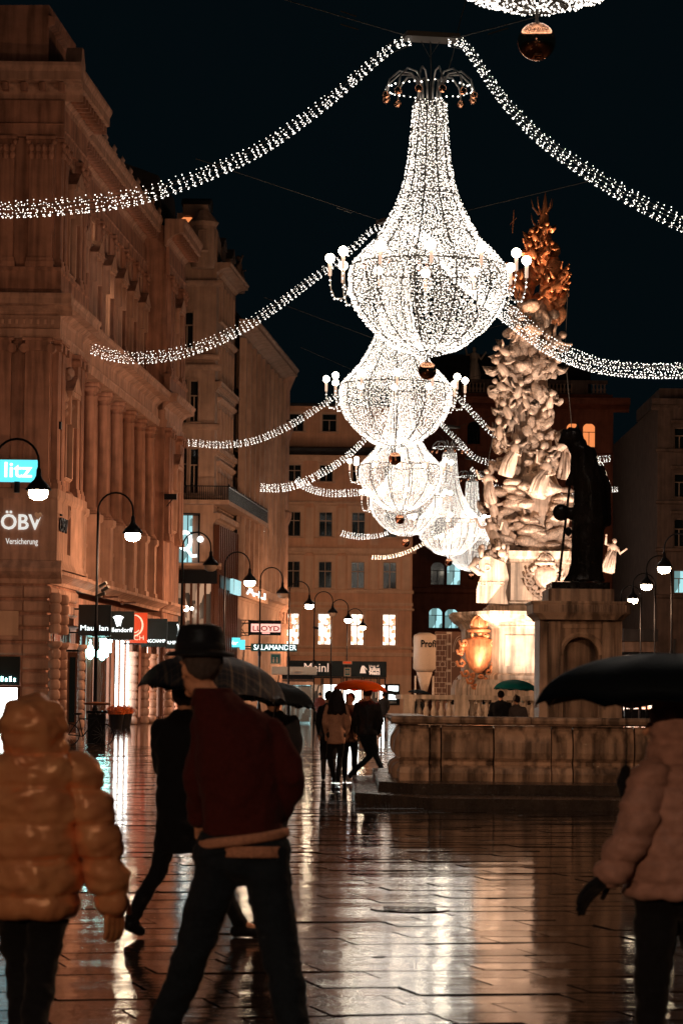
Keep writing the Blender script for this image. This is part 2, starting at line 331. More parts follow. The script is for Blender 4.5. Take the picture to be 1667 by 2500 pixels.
bp2 = N(nt, 'ShaderNodeBump', Strength=.08, Distance=.012); nt.links.new(n4.outputs[0], bp2.inputs['Height']); nt.links.new(bp.outputs[0], bp2.inputs['Normal']); mpp = nt.nodes.new('ShaderNodeMapping'); mpp.inputs['Scale'].default_value = (1.3, 5.5, 1); nt.links.new(v, mpp.inputs[0]); n5 = N(nt, 'ShaderNodeTexNoise', Scale=1.6, Detail=3.0); nt.links.new(mpp.outputs[0], n5.inputs['Vector']); bp3 = N(nt, 'ShaderNodeBump', Strength=.2, Distance=.010); nt.links.new(n5.outputs[0], bp3.inputs['Height']); nt.links.new(bp2.outputs[0], bp3.inputs['Normal']); nt.links.new(bp3.outputs[0], b.inputs['Normal'])
b.inputs['IOR'].default_value = 1.45; b.inputs['Specular IOR Level'].default_value = .75
pave = MB().box(-60, 60, -4, -330, -.049, -.03).build('pavement', 'step'); pave['kind'] = 'structure'
# slabs laid at 60 degrees to the street
ANG = R(14); ux = Vector((math.cos(ANG), math.sin(ANG), 0)); uy = Vector((-math.sin(ANG), math.cos(ANG), 0))
cells = []
SL, SW, J = .98, .46, .009
for j in range(-60, 230):
    off = (j % 2)*.5*SL+random.uniform(-.25, .25)*SL
    for i in range(-50, 80):
        c = ux*(i*SL+off)+uy*(j*SW)
        if c.y < 6 or c.y > 92: continue
        if abs(c.x - c.y*.01) > c.y*.135+2.5: continue
        cells.append(c)
cells.sort(key=lambda c: c.y)
vis = [c for c in cells if c.y > 13.2 and abs(c.x) < c.y*.118+.5]
own = set(id(c) for c in vis[:300])
def slab_geo(mb, c, tilt):
    a = random.uniform(-1, 1)*tilt; bb = random.uniform(-1, 1)*tilt; dz = random.uniform(-.003, .003); vs = []
    hx, hy = SL/2-J/2, SW/2-J/2; e = .004
    for (kx, ky, lev) in [(x, y, l) for l in (0, 1) for x, y in ((-1, -1), (1, -1), (1, 1), (-1, 1))]:
        X, Y = kx*(hx-(e if lev else 0)), ky*(hy-(e if lev else 0)); z = (X*a+Y*bb+dz) if lev else X*a+Y*bb+dz-e
        vs.append(c+ux*X+uy*Y+Vector((0, 0, z)))
    low = [Vector((p.x, p.y, -.045)) for p in vs[:4]]
    mb.add(vs+low, [(4, 5, 6, 7), (0, 1, 5, 4), (1, 2, 6, 5), (2, 3, 7, 6), (3, 0, 4, 7), (8, 9, 1, 0), (9, 10, 2, 1), (10, 11, 3, 2), (11, 8, 0, 3)])
TILT = .0062
for c in vis[:300]:
    m = MB(); slab_geo(m, Vector((0, 0, 0)), TILT); o = m.build('paving_slab', 'slab'); o.parent = pave; o.location = c
rest = MB()
for c in cells:
    if id(c) not in own: slab_geo(rest, c, TILT)
o = rest.build('paving_slabs', 'slab'); o.parent = pave; o['kind'] = 'stuff'
fp = MB().box(-60, 60, -91.5, -329, -.029, -.002).build('far_paving', 'slab'); fp.parent = pave; fp['kind'] = 'stuff'
# ------------------------------------------------------------------ building 1 : palace with giant orders, left
F1O = P(112, 1700, 127); F1 = Frame(F1O, math.atan2(.998, .0579)); E1 = Frame((F1O.x, F1O.y), 0.0)
B1 = thing('palace', (F1O.x, F1O.y, 0), 'ornate tan stone palace with giant columns and deep cornices on the left side', 'building')
LEN = 50.0; PV = [(0, 8.5), (41.8, LEN)]; REC = -1.3
Z0 = dict(led=6.4, ped=7.3, col=10.4, ent=16.9, enttop=18.8, up=20.0, ent2=25.7, top=28.8)
body = MB(F1).box(0.35, LEN-.3, -14, -4.6, 0, 28.6); body.build('core', 'tan', B1)
# walls: recess upper storeys with windows
wm = MB(F1); bays = [8.5+4.76*(i+.5) for i in range(7)]; holes = []
for s in bays: holes += [(s-.7, s+.7, 20.2, 22.9), (s-.55, s+.55, 24.1, 25.3)]
holed(wm, 8.5, 41.8, 18.8, 28.6, REC, holes)
lh = [(s-.75, s+.75, 11.0, 13.9) for s in bays]+[(s-.6, s+.6, 15.0, 16.4) for s in bays]
holed(wm, 8.5, 41.8, 10.4, 17.5, REC-2.8, lh)
for a, b_ in PV:
    c = (a+b_)/2; hs = [(c-.8, c+.8, 11.2, 14.2), (c-.8, c+.8, 20.3, 23.4), (c-.5, c+.5, 24.0, 25.2)]
    holed(wm, a, b_, 6.3, 28.6, 0, hs)
    wm.box(a+.001, a+.3, REC-2.9, -.001, 6.3, 28.6); wm.box(b_-.3, b_-.001, REC-2.9, -.001, 6.3, 28.6)
holed(wm, 8.5, 41.8, 6.0, 10.4, REC-.05, [(s-.5, s+.5, 7.9, 9.5) for s in bays])
wm.box(8.5, 41.8, REC-2.9, REC-.051, 10.2, 10.395)
wm.build('wall', 'tan', B1)
for i, s in enumerate(bays):
    window(B1, F1, s, 20.2, 1.4, 2.7, trim='tan2', hood='pedi', o=REC, pane='litcream' if i == 3 else 'glass')
    window(B1, F1, s, 24.1, 1.1, 1.2, trim='tan2', o=REC, pane='litcream' if i == 2 else 'glass')
    window(B1, F1, s, 11.0, 1.5, 2.9, trim='tan', o=REC-2.8); window(B1, F1, s, 15.0, 1.2, 1.4, trim='tan', o=REC-2.8)
    window(B1, F1, s, 7.9, 1.0, 1.6, trim='tan2', o=REC-.05)
for a, b_ in PV:
    c = (a+b_)/2
    window(B1, F1, c, 11.2, 1.6, 3.0, trim='tan2', hood='pedi', tw=.2); window(B1, F1, c, 20.3, 1.6, 3.1, trim='tan2', hood='pedi', tw=.2); window(B1, F1, c, 24.0, 1.0, 1.2, trim='tan2')
    for s in (a+.75, a+2.0, b_-2.0, b_-.75):
        pilaster(F1, B1, s, .85, 20.0, 25.7, 0, .24, 'tan', 'corinth'); pilaster(F1, B1, s, .9, 10.4, 16.9, 0, .26, 'tan', 'ionic')
cm = column_mesh(6.5, .37, 'tan')
for i in range(8):
    s = 8.5+4.76*i+(.4 if i == 0 else -.4 if i == 7 else 0)
    link('column', cm, B1, F1.mat(s, REC+.45, 10.4, wloc(B1)))
    m = MB(F1); m.box(s-.55, s+.55, REC-.049, REC+.95, 7.3, 10.0); m.prof(s-.62, s+.62, [(REC-.04, 10.0), (REC+1.0, 10.0), (REC+1.08, 10.12), (REC+1.08, 10.38), (REC-.04, 10.38)])
    m.box(s-.62, s+.62, REC-.049, REC+1.04, 6.9, 7.3); m.build('pedestal', 'tan2', B1)
    pilaster(F1, B1, s, .7, 20.0, 25.7, REC, .22, 'tan', 'corinth')
bal = baluster_mesh(.95, .13, 'tan2')
for i in range(7):
    for k in range(5): link('baluster', bal, B1, F1.mat(8.5+4.76*i+1.1+k*.64, REC+.35, 7.75, wloc(B1)))
    link('baluster_rail', MB().box(-1.6, 1.6, 0, .36, 0, .18).mesh('baluster_rail', 'tan2'), B1, F1.mat(bays[i], REC+.17, 8.71, wloc(B1)))
# bands and cornices
def band(root, fr, parts, prof_fn, name, mat):
    m = MB(fr)
    for a, b_, base, ext0, ext1 in parts: m.prof(a-ext0, b_+ext1, prof_fn(base))
    return m.build(name, mat, root)
seg = [(0, 8.5, 0, 0.0, .0), (8.502, 41.798, REC, 0, 0), (41.8, LEN, 0, 0, .3)]
def P1(z0, z1, out, ext=True):
    return [(0-(out if ext else 0)*0, 8.5, 0.0, 0, out*.9), (8.5+out*.9+.01, 41.8-out*.9-.01, REC, 0, 0), (41.8, LEN, 0.0, out*.9, .3)]
band(B1, F1, P1(0, 0, 1.15), lambda b: cornice(27.3, 28.8, 1.15, b), 'main_cornice', 'tan2')
band(B1, F1, P1(0, 0, .25), lambda b: [(b-.05, 25.7), (b+.16, 25.7), (b+.2, 26.2), (b+.26, 26.25), (b+.12, 26.3), (b+.12, 27.3), (b-.05, 27.3)], 'frieze', 'tan')
band(B1, F1, [(0, 8.5, 0.0, 0, .8), (9.31, 40.99, REC+.9, 0, 0), (41.8, LEN, 0.0, .8, .3)], lambda b: cornice(17.9, 18.8, .85, b), 'middle_cornice', 'tan2')
band(B1, F1, [(0, 8.5, 0.0, 0, .3), (8.81, 41.49, REC+.9, 0, 0), (41.8, LEN, 0.0, .3, .3)], lambda b: [(b-3.7, 16.9), (b+.12, 16.9), (b+.17, 17.25), (b+.2, 17.3), (b+.06, 17.35), (b+.06, 17.9), (b-3.7, 17.9)], 'architrave', 'tan2')
band(B1, F1, [(0, 8.5, 0.0, 0, .2), (8.71, 41.59, REC, 0, 0), (41.8, LEN, 0.0, .2, .3)], lambda b: [(b-.05, 18.82), (b+.34, 18.82), (b+.34, 19.0), (b+.28, 19.05), (b+.28, 19.8), (b+.36, 19.85), (b+.36, 20.0), (b-.05, 20.0)], 'plinth_band', 'tan')
band(B1, F1, [(0, 8.5, 0.0, 0, .9), (9.41, 40.89, REC+1.15, 0, 0), (41.8, LEN, 0.0, .9, .3)], lambda b: [(b-1.4, 6.3), (b+.1, 6.3), (b+.14, 6.45), (b+.4, 6.6), (b+.62, 6.7), (b+.62, 6.85), (b-1.4, 6.9)], 'ledge', 'tan2')
for a, b_, o_ in ((0.1, 9.5, .35), (9.9, 40.6, REC+.35), (41.0, LEN, .35)): modillions(F1, B1, a, b_, 27.95, o_, .26, .8, .6, .34)
# attic and mansard
m = MB(F1).box(.2, 8.2, -5, -.4, 28.82, 31.6); m.prof(.0, 8.5, [(-.4, 30.6), (-.15, 30.7), (-.1, 31.0), (-.4, 31.1)]); m.build('attic', 'tan', B1)
m = MB(F1).box(8.6, 40, -6, -2.4, 28.8, 30.2); m.build('roof', 'roof', B1)
m = MB(F1)
m.poly([(1.0, 28.83), (2.6, 28.83), (2.4, 29.4), (1.9, 30.0), (1.5, 30.0), (1.2, 29.4)], .2, .9); m.build('roof_ornament', 'tan2', B1)
for s in np.arange(12, 41, 3.2): link('roof_finial', _wc.setdefault('fin', MB().lathe([(.12, 0), (.2, .15), (.1, .3), (.16, .45), (.02, .7)], 7).mesh('roof_finial', 'tan2', True)), B1, F1.mat(s, REC+.9, 28.8, wloc(B1)))
m = MB(F1); m.prof(41.8, LEN, [(-5, 28.8), (-.3, 28.8), (-.6, 31.5), (-3, 32.4), (-5, 32.4)]); m.build('mansard', 'roof', B1)
# end facade facing the square
EW = 9.0; m = MB(E1); holed(m, -EW, 0, 6.3, 28.6, 0, [(-1.72, -1.22, 10.6, 17.0), (-1.72, -1.22, 20.1, 25.7), (-4.6, -3.2, 10.6, 14.5), (-4.6, -3.2, 20.3, 23.5)], .5); m.box(-EW, -.01, -3, -.52, 0, 28.5); m.build('end_wall', 'tan', B1)
for z, h in ((10.6, 6.4), (20.1, 5.6)): window(B1, E1, -1.47, z, .5, h, trim='tan', tw=0, style='bars', sash='dark', depth=.45)
for s in (-2.25, -.57): pilaster(E1, B1, s, 1.08, 10.4, 16.9, 0, .3, 'tan', 'ionic'); pilaster(E1, B1, s, 1.02, 20.0, 25.7, 0, .28, 'tan', 'corinth')
def endband(pts, name, mat): m = MB(E1); m.prof(-EW, max(o for o, z in pts)*1.0, pts); m.build(name, mat, B1)
endband(cornice(27.3, 28.8, 1.15, .03), 'end_cornice', 'tan2'); endband([(-.05, 25.7), (.3, 25.7), (.34, 26.2), (.4, 26.25), (.26, 26.3), (.26, 27.29), (-.05, 27.29)], 'end_frieze', 'tan')
endband(cornice(17.9, 18.8, .85, .03), 'end_middle_cornice', 'tan2'); endband([(-.05, 16.9), (.3, 16.9), (.34, 17.25), (.38, 17.3), (.25, 17.35), (.25, 17.89), (-.05, 17.89)], 'end_architrave', 'tan2')
endband([(-.05, 18.82), (.36, 18.82), (.36, 19.0), (.3, 19.05), (.3, 19.8), (.38, 19.85), (.38, 19.99), (-.05, 19.99)], 'end_plinth_band', 'tan')
endband([(-.05, 7.3), (.34, 7.3), (.3, 7.6), (.26, 7.7), (.26, 9.9), (.36, 10.0), (.4, 10.38), (-.05, 10.39)], 'end_pedestal', 'tan2')
endband([(-.05, 6.3), (.12, 6.3), (.2, 6.5), (.5, 6.7), (.62, 6.8), (.62, 6.95), (.35, 7.29), (-.05, 7.29)], 'end_ledge', 'tan2')
modillions(E1, B1, -EW, .7, 27.95, .35, .26, .8, .6, .34, 'tan'); modillions(E1, B1, -EW, .2, 17.7, .25, .12, .3, .16, .2, 'tan2', 'dentil')
# rusticated ground floor: every course its own stone band
rng = random.Random(3)
for k in range(10):
    z = .1+k*.62; h = .52
    for (a, b_) in ((-EW, -1.05), (-1.0, .12)):
        if k < 5 and a < -2: continue
        m = MB(E1); m.prof(a, b_, [(0, z), (.08, z+.03), (.13, z+.1), (.13, z+h-.1), (.08, z+h-.03), (0, z+h)]); m.build('stone_course', 'tan2', B1)
    if k > 7:
        for a in np.arange(0.3, 8.3, 2.0): m = MB(F1); m.prof(a, a+1.9, [(0, z), (.08, z+.03), (.13, z+.1), (.13, z+h-.1), (.08, z+h-.03), (0, z+h)]); m.build('stone_course', 'tan2', B1)
m = MB(E1); m.box(-1.1, -.02, -.5, 0, 0, 6.3); m.box(-EW, -1.1, -.5, 0, 3.15, 6.3); m.box(.02, 8.4, -.4, -.02, 5.0, 6.3) if False else None; m.build('ground_wall', 'tan', B1)
m = MB(F1); m.box(0.02, 1.2, -.5, -.01, 0, 5.0); m.box(.02, 8.5, -2.5, -.01, 5.0, 6.29); m.box(8.5, 41.8, -2.6, -.1, 4.7, 6.0); m.box(41.8, LEN, -2.5, -.01, 5.0, 6.29); m.build('shop_fascia', 'tan', B1)
# banded half columns at the corner
bc = []
z = 0
while z < 3.4: bc += [(.2, z), (.26, z+.06), (.27, z+.2), (.26, z+.34), (.2, z+.4), (.19, z+.44)]; z += .44
bc += [(.2, z), (.3, z+.12), (.34, z+.3)]
bcm = MB().lathe(bc, 12).mesh('banded_column', 'tan2', True)
for q in ((E1, .38, .25), (F1, 2.6, .3), (F1, 5.2, .3), (F1, 7.9, .3), (F1, 8.6, .05), (F1, F1.S(320), .1), (F1, F1.S(349), .1), (F1, F1.S(367), .1), (F1, 43, .3), (F1, 48.5, .3)): link('banded_column', bcm, B1, q[0].mat(q[1], q[2], 0, wloc(B1)))
bcu = MB().lathe([(r_, zz) for r_, zz in bc[:24]], 12).mesh('banded_column', 'tan2', True)
for q in ((E1, .38, .25), (F1, 2.6, .3)): link('banded_column', bcu, B1, q[0].mat(q[1], q[2], 4.15, wloc(B1)))
# shopfronts
def shopfront(fr, a, b_, z1, o, pane, root, name='shop_window', bars=1, frame='brown', sill=.35):
    m = MB(fr); f = .1; m.box(a, a+f, o-.1, o+.08, 0, z1); m.box(b_-f, b_, o-.1, o+.08, 0, z1); m.box(a+f, b_-f, o-.1, o+.08, z1-f, z1); m.box(a+f, b_-f, o-.1, o+.08, 0, sill)
    for k in range(1, bars+1): x = a+(b_-a)*k/(bars+1); m.box(x-.03, x+.03, o-.08, o+.05, sill, z1-f)
    w_ = m.build(name, frame, root); MB(fr).box(a+f, b_-f, o-.16, o-.11, sill, z1-f).build('pane', pane, w_); return w_
shopfront(E1, -EW, -1.1, 1.9, .02, 'shopwhite', B1, bars=6); m = MB(E1).box(-EW, -1.12, -.1, .06, 1.91, 3.15); m.build('shop_header', 'signblack', B1)
text(B1, 'header_lettering', 'mıllılı', E1, -2.9, .08, 2.08, .3, 'green', width=1.6); MB(E1).box(-3.5, -1.2, .14, .2, 4.05, 5.1).build('wall_plaque', 'pinktrim', B1)
shopfront(F1, 1.25, 2.35, 4.2, -.2, 'shopwhite', B1); shopfront(F1, 2.9, 4.95, 4.6, -.2, 'shopwarm', B1); shopfront(F1, 5.5, 7.6, 4.6, -.2, 'litcyan', B1)
pxs = [(190, 204, 'shopdim'), (205, 217, 'litcyan'), (222, 229, 'shopwhite'), (232, 243, 'litcyan'), (246, 254, 'shopdim'), (255, 263, 'shopwhite'), (266, 275, 'shopwarm'), (277, 319, 'shopwhite'), (322, 331, 'shopdim'), (334, 341, 'shopwarm'), (345, 353, 'shopdim'), (354, 365, 'shopwarm'), (368, 376, 'shopdim'), (378, 384, 'shopwhite'), (387, 394, 'shopdim'), (396, 402, 'shopwarm')]
for a, b_, q in pxs: shopfront(F1, F1.S(a, -.1), F1.S(b_, -.1), 4.6, -.1, q, B1, bars=2 if b_-a > 20 else 0)
for a, b_ in ((41.9, 44.4), (44.6, 47), (47.2, 49.8)): shopfront(F1, a, b_, 4.5, -.2, 'shopwarm', B1)
for s in np.arange(19, 41, 1.0): link('baluster', _wc.setdefault('b2', baluster_mesh(.9, .2, 'buff')), B1, F1.mat(s, .35, 4.55, wloc(B1)))
m = MB(F1).box(18.5, 41.2, -.3, .65, 4.35, 4.55); m.box(18.5, 41.2, .1, .6, 5.45, 5.6); m.build('shop_balcony', 'tan2', B1)
# ÖBV lettering on the pedestal band, both faces
text(B1, 'lettering', 'ÖBV', E1, -2.02, .30, 8.62, .92, 'obv', width=1.75, bold=.015, depth=.04); text(B1, 'lettering', 'Versicherung', E1, -1.8, .29, 7.98, .36, 'obv', width=1.38)
m = MB(E1); hp = [(0, -.16), (.17, .03), (.17, .13), (.09, .19), (0, .12), (-.09, .19), (-.17, .13), (-.17, .03)]; m.poly([(-.42+x*.9, 9.18+z) for x, z in hp], .32, .36); m.build('heart_emblem', 'letter', B1)
text(B1, 'lettering', 'ÖBV', F1, .5, .40, 8.6, .9, 'dark', width=2.2, depth=.04)
m = MB(F1).box(.2, 3.3, .0, .33, 7.7, 9.9); m.box(4.2, 8.3, .0, .33, 7.7, 9.9); m.prof(.0, 8.5, [(0, 9.9), (.34, 9.9), (.42, 10.1), (.42, 10.38), (0, 10.38)]); m.prof(.05, 8.6, [(0, 6.95), (.5, 6.95), (.36, 7.3), (.34, 7.7), (0, 7.7)]); m.build('corner_pedestal', 'tan2', B1)
# relief cartouches on the pavilion
for s, z in ((4.25, 15.6), (4.25, 10.0), (3.0, 14.4), (5.5, 14.4)):
    m = MB(F1)
    for k in range(9): q = F1.pt(s+rng.uniform(-.4, .4), .12, z+rng.uniform(-.5, .4)); m.ball(q, (.16+rng.random()*.12, .16, .16+rng.random()*.14), 6, 5)
    m.build('relief', 'tan2', B1, True)
# far-left neighbour, only its cornices reach into the frame
NB = thing('neighbour_building', (-20.5, 119, 0), 'pale neighbouring building at the left edge with cornices poking into view', 'building')
FN = Frame((-14.35, 120), 0)
m = MB(FN).box(-12, -.9, -8, -.5, 0, 27.6); m.build('wall', 'buff', NB)
for z, out in ((25.3, 1.15), (17.2, .9)):
    m = MB(FN); m.prof(-12, .05, [(o-.5, q) for o, q in cornice(z, z+1.3, out+.2)]); m.build('cornice', 'buff', NB)
# ------------------------------------------------------------------ building 2: bow-fronted house with a round-arched turret
A2 = math.atan2(1, .076)
o2 = P(430, 1700, 182); E2 = Frame((o2.x, o2.y), 0.0); c2 = P(515, 1700, 182); F2 = Frame((c2.x, c2.y), A2)
B2 = thing('turret_house', (c2.x, c2.y, 0), 'brown rendered corner house with arched roof turret and black iron balcony', 'building')
W2 = (c2.x-o2.x)
def ez(py, px=470): return E2.pix(px, py)[1]
m = MB(E2); hs = []
win2 = [(438, 456, 925, 1032), (464, 484, 928, 1030), (438, 456, 1090, 1205), (464, 484, 1094, 1205), (442, 472, 760, 850)]
for x0, x1, y0, y1 in win2: a, z1 = E2.pix(x0, y0); b_, z0 = E2.pix(x1, y1); hs.append((a, b_, z0, z1))
qa, qz1 = E2.pix(431, 1255); qb, qz0 = E2.pix(485, 1375); hs.append((qa, qb, qz0, qz1))
holed(m, 0, W2, 0, ez(560), 0, hs); m.box(.0, W2, -6, -.5, 0, ez(560)); m.build('front_wall', 'buff', B2)
for a, b_, z0, z1 in hs[:-1]: window(B2, E2, (a+b_)/2, z0, b_-a, z1-z0, trim='buff', tw=.1, style='T', sash='sash')
wq = window(B2, E2, (qa+qb)/2, qz0, qb-qa, qz1-qz0, pane='litcyan', trim='dark', tw=.06, style='cross', sash='dark', depth=.4)
m = MB(E2); a, z = E2.pix(452, 1320); rr = .56; pts = [((a+rr*.78*math.cos(t)), z+rr*1.15*math.sin(t)) for t in np.linspace(0, 2*PI, 24, endpoint=False)]
ring = MB(E2); n = 28
ring.tube([E2.pt(a+rr*.62*math.cos(2*PI*k/n), .05, z+rr*.95*math.sin(2*PI*k/n)) for k in range(n+1)], .13, 6)
ring.tube([E2.pt(a+.1, .05, z-.5), E2.pt(a+.45, .05, z-.95), E2.pt(a+.75, .05, z-.92)], .11, 6); ring.ball(E2.pt(a+.95, .05, z+.1), .2)
qs = ring.build('letter_q_sign', 'white', None, True); tag(qs, 'large glowing white letter Q with a dot hung inside the tall lit window', 'sign')
for py, out in ((905, .35), (1050, .3), (880, .25), (1225, .5), (1390, .55), (700, .4)):
    z = ez(py); m = MB(E2); m.prof(-.2, W2+out, [(0, z), (out*.5, z+.1), (out, z+.22), (out, z+.36), (0, z+.42)]); m.build('ledge', 'buff', B2)
# balcony wraps the corner
m = MB(E2).box(-.1, W2+1.0, 0, 1.0, ez(1232), ez(1222)); m.build('balcony_slab', 'buff', B2)
m = MB(E2)
for s in np.arange(0, W2+.95, .13): m.box(s, s+.035, .9, .935, ez(1222), ez(1190))
m.box(-.1, W2+1.0, .88, .96, ez(1190), ez(1190)+.06); m.build('balcony_railing', 'dark', B2)
m = MB(F2)
for s in np.arange(0, 24, .16): m.box(s, s+.04, .9, .94, ez(1222), ez(1190)+random.uniform(-.02, .25))
m.box(0, 24, .88, .96, ez(1190), ez(1190)+.06); m.build('balcony_railing', 'dark', B2)
m = MB(F2).box(0, 24, 0, 1.0, ez(1232), ez(1222)); m.build('balcony_slab', 'buff', B2)
# street side of house 2
L2 = F2.S(562); H2 = ez(640); m = MB(F2); hs = []; st = [13.2, 17.2, 21.2, 25.0]
for z in st:
    for k in range(5): s = 1.6+k*(L2-2)/5; hs.append((s, s+1.1, z, z+2.3))
holed(m, 0, L2, 0, H2, 0, hs); m.box(.3, L2, -8, -.4, 0, H2-.1); m.build('side_wall', 'buff', B2)
for a, b_, z0, z1 in hs: window(B2, F2, (a+b_)/2, z0, b_-a, z1-z0, trim='buff', style='T', hood='flat')
for z, out in ((12.2, .5), (16.4, .3), (20.4, .4), (H2-.6, .9)):
    m = MB(F2); m.prof(0, L2, cornice(z, z+.6, out)); m.build('side_cornice', 'buff', B2)
# turret, gable, roof
a0, zt = E2.pix(436, 560); m = MB(E2)
m.prof(.0, W2*.72, [(-3, ez(560)), (.15, ez(560)), (.15, ez(500)), (-3, ez(500))]); m.build('turret', 'buff', B2)
window(B2, E2, E2.pix(458, 560)[0], ez(578), .95, 1.25, pane='litorange', trim='buff', arch=True, style='none', tw=.15, o=.42)
m = MB(E2); m.prof(-.1, W2*.8, [(-3, ez(500)), (.3, ez(500)), (.1, ez(490)), (-1, ez(478)), (-3, ez(475))]); m.build('turret_roof', 'roof', B2)
m = MB(E2); m.lathe([(.7, ez(660)), (.8, ez(640)), (.8, ez(560)), (.95, ez(550)), (.3, ez(520))], 12, E2.pt(W2*.62, 1.0, 0)); m.build('corner_turret', 'buff', B2)
window(B2, E2, W2*.62, ez(620), .45, 1.2, pane='litorange', trim='buff', tw=.05, style='none', o=1.85)
m = MB(F2); m.prof(0, L2, [(-8, H2), (-.3, H2), (-2.8, H2+3.0), (-8, H2+3.2)]); m.build('roof', 'roof', B2)
for s in (2.5, 8, 13): m = MB(F2); m.box(s-1.0, s+1.0, -2.6, -.5, H2, H2+2.0); m.poly([(s-1.2, H2+2.001), (s+1.2, H2+2.001), (s, H2+2.8)], -2.6, -.4); m.build('dormer', 'grey', B2)
# ground floor: tall bronze mullions
m = MB(E2); m.box(0, W2+.3, .05, .5, ez(1425), ez(1392)); m.build('dark_fascia', 'dark', B2)
m = MB(E2)
for k in range(6): x = W2*k/5; m.box(x-.07, x+.07, .05, .3, 0, ez(1425))
m.build('mullions', 'brown', B2); MB(E2).box(0, W2, .02, .045, 2.9, ez(1425)).build('glazing', 'shopdim', B2); MB(E2).box(0, W2, .02, .045, 0, 2.85).build('glazing', 'shopwarm', B2)
m = MB(F2); m.box(0, L2, .05, .5, 8.2, 9.0); m.box(0, L2, .05, .5, 3.0, 3.6); m.build('dark_fascia', 'dark', B2)
for k in range(11): x = L2*k/10; mm = MB(F2).box(x-.09, x+.09, .05, .42, 0, 12.1); mm.build('mullion', 'brown', B2)
MB(F2).box(0, L2, .02, .045, 3.6, 8.2).build('glazing', 'shopdim', B2); MB(F2).box(0, L2, .02, .045, 0, 3).build('glazing', 'shopwarm', B2)
# ------------------------------------------------------------------ building 3
s0 = L2+.02; L3 = F2.S(672); H3 = F2.pix(610, 820)[1]
c3 = F2.pt(s0, 0, 0); B3 = thing('ribbed_house', (c3.x, c3.y, 0), 'brown facade with close vertical ribs and a rounded corner turret beside the pink house', 'building')
m = MB(F2); hs = []; nb = 9; zs3 = [9.2, 13.4, 17.6, 21.8]
for z in zs3:
    for k in range(nb): s = s0+1.1+k*(L3-s0-2.6)/nb; hs.append((s, s+1.15, z, z+2.5))
holed(m, s0, L3, 0, H3, .3, hs); m.box(s0+.1, L3, -9, -.2, 0, H3-.1); m.build('wall', 'buff', B3)
for a, b_, z0, z1 in hs: window(B3, F2, (a+b_)/2, z0, b_-a, z1-z0, trim='tan', style='T', o=.3, tw=.12)
for k in range(nb+1): s = s0+.55+k*(L3-s0-2.6)/nb; MB(F2).box(s-.22, s+.22, .3, .75, 8.6, H3-1.2).build('rib', 'buff', B3)
for z, out in ((7.9, .7), (12.4, .25), (H3-1.0, 1.2)): MB(F2).prof(s0, L3, cornice(z, z+1.0, out, .3)).build('cornice', 'buff', B3)
MB(F2).prof(s0, L3, [(-9, H3), (0, H3), (-2.5, H3+3.5), (-9, H3+3.6)]).build('roof', 'roof', B3)
tc = F2.pt(L3+.1, .1, 0); tr = .72; zt = F2.pix(700, 930)[1]
MB().lathe([(tr, 0), (tr, 8), (tr*1.15, 8.2), (tr*1.15, 8.6), (tr, 8.7), (tr, 14.4), (tr*1.3, 15.0), (tr*1.35, 15.4), (tr, 15.6), (tr, 20.8), (tr*1.1, 21), (tr*1.45, 21.8), (tr*1.5, 22.2), (tr, 22.4), (tr, zt-1.4), (tr*1.25, zt-.9), (tr*1.6, zt-.3), (tr*1.65, zt), (tr, zt+.1), (.2, zt+1.6)], 18, tc).build('corner_turret', 'tan2', B3)
for z in (10.2, 16.8, 23.2): window(B3, Frame((tc.x, tc.y-tr), 0), .05, z, .6, 2.9, trim='tan', tw=.08, style='bars', o=.04)
m = MB().lathe([(tr*1.5, 6.6), (tr*1.55, 6.9), (tr*1.5, 7.0)], 14, tc); m.build('balcony', 'tan2', B3)
for k in range(10): t = -PI+PI*k/9; link('baluster', _wc.setdefault('b3', baluster_mesh(.8, .1, 'tan2')), B3, Matrix.Translation(tc-wloc(B3)+Vector((1.35*tr*math.cos(t), 1.35*tr*math.sin(t), 7.0))))
# statue on the roof edge
def figure_mesh(name, mat, seed, h=1.0, arm=True):
    rg = random.Random(seed); m = MB(); tw = rg.uniform(-.1, .1)
    m.loft([(0, 0, 0, .17, .13, .12, 5), (.02+tw*.2, 0, .12, .16, .13, .16, 6), (tw*.5, .01, .3, .14, .11, .16, 6), (tw*.8, 0, .45, .13, .11, .12, 5), (tw, 0, .55, .105, .085, .08, 4), (tw, 0, .66, .125, .09, .06, 4), (tw, 0, .76, .135, .085, .03, 4), (tw, 0, .81, .06, .055), (tw, 0, .84, .04, .04)], 18)
    m.ball((tw, -.01, .9), (.055, .06, .072), 10, 8); m.ball((tw, .02, .925), (.062, .06, .06), 8, 6); m.tube([(tw, -.06, .9), (tw, -.078, .888)], .012, 5)
    if arm:
        a = rg.uniform(.1, .35); b_ = rg.uniform(-.1, .25); ps = [(-.12+tw, 0, .76), (-.22+tw, -.05, .66+a*.3), (-.2-a*.3+tw, -.13, .7+a)]; m.tube(ps, [.042, .034, .024], 7); m.ball(ps[-1], .03, 6, 5)
        ps = [(.12+tw, 0, .75), (.2+tw, -.06, .6), (.12+b_+tw, -.16, .58+b_)]; m.tube(ps, [.042, .034, .024], 7); m.ball(ps[-1], .03, 6, 5)
    for k in range(5): x = rg.uniform(-.13, .13); m.tube([(x*.6+tw, -.09, .62), (x, -.13, .35), (x*1.3, -.12, .02)], [.02, .03, .035], 6)
    return m.mesh(name, mat, True)
o = link('roof_statue', figure_mesh('roof_statue', 'grey', 3), B2, F2.mat(F2.S(580), -.3, H2+.1, wloc(B2)) @ Matrix.Scale(2.6, 4))
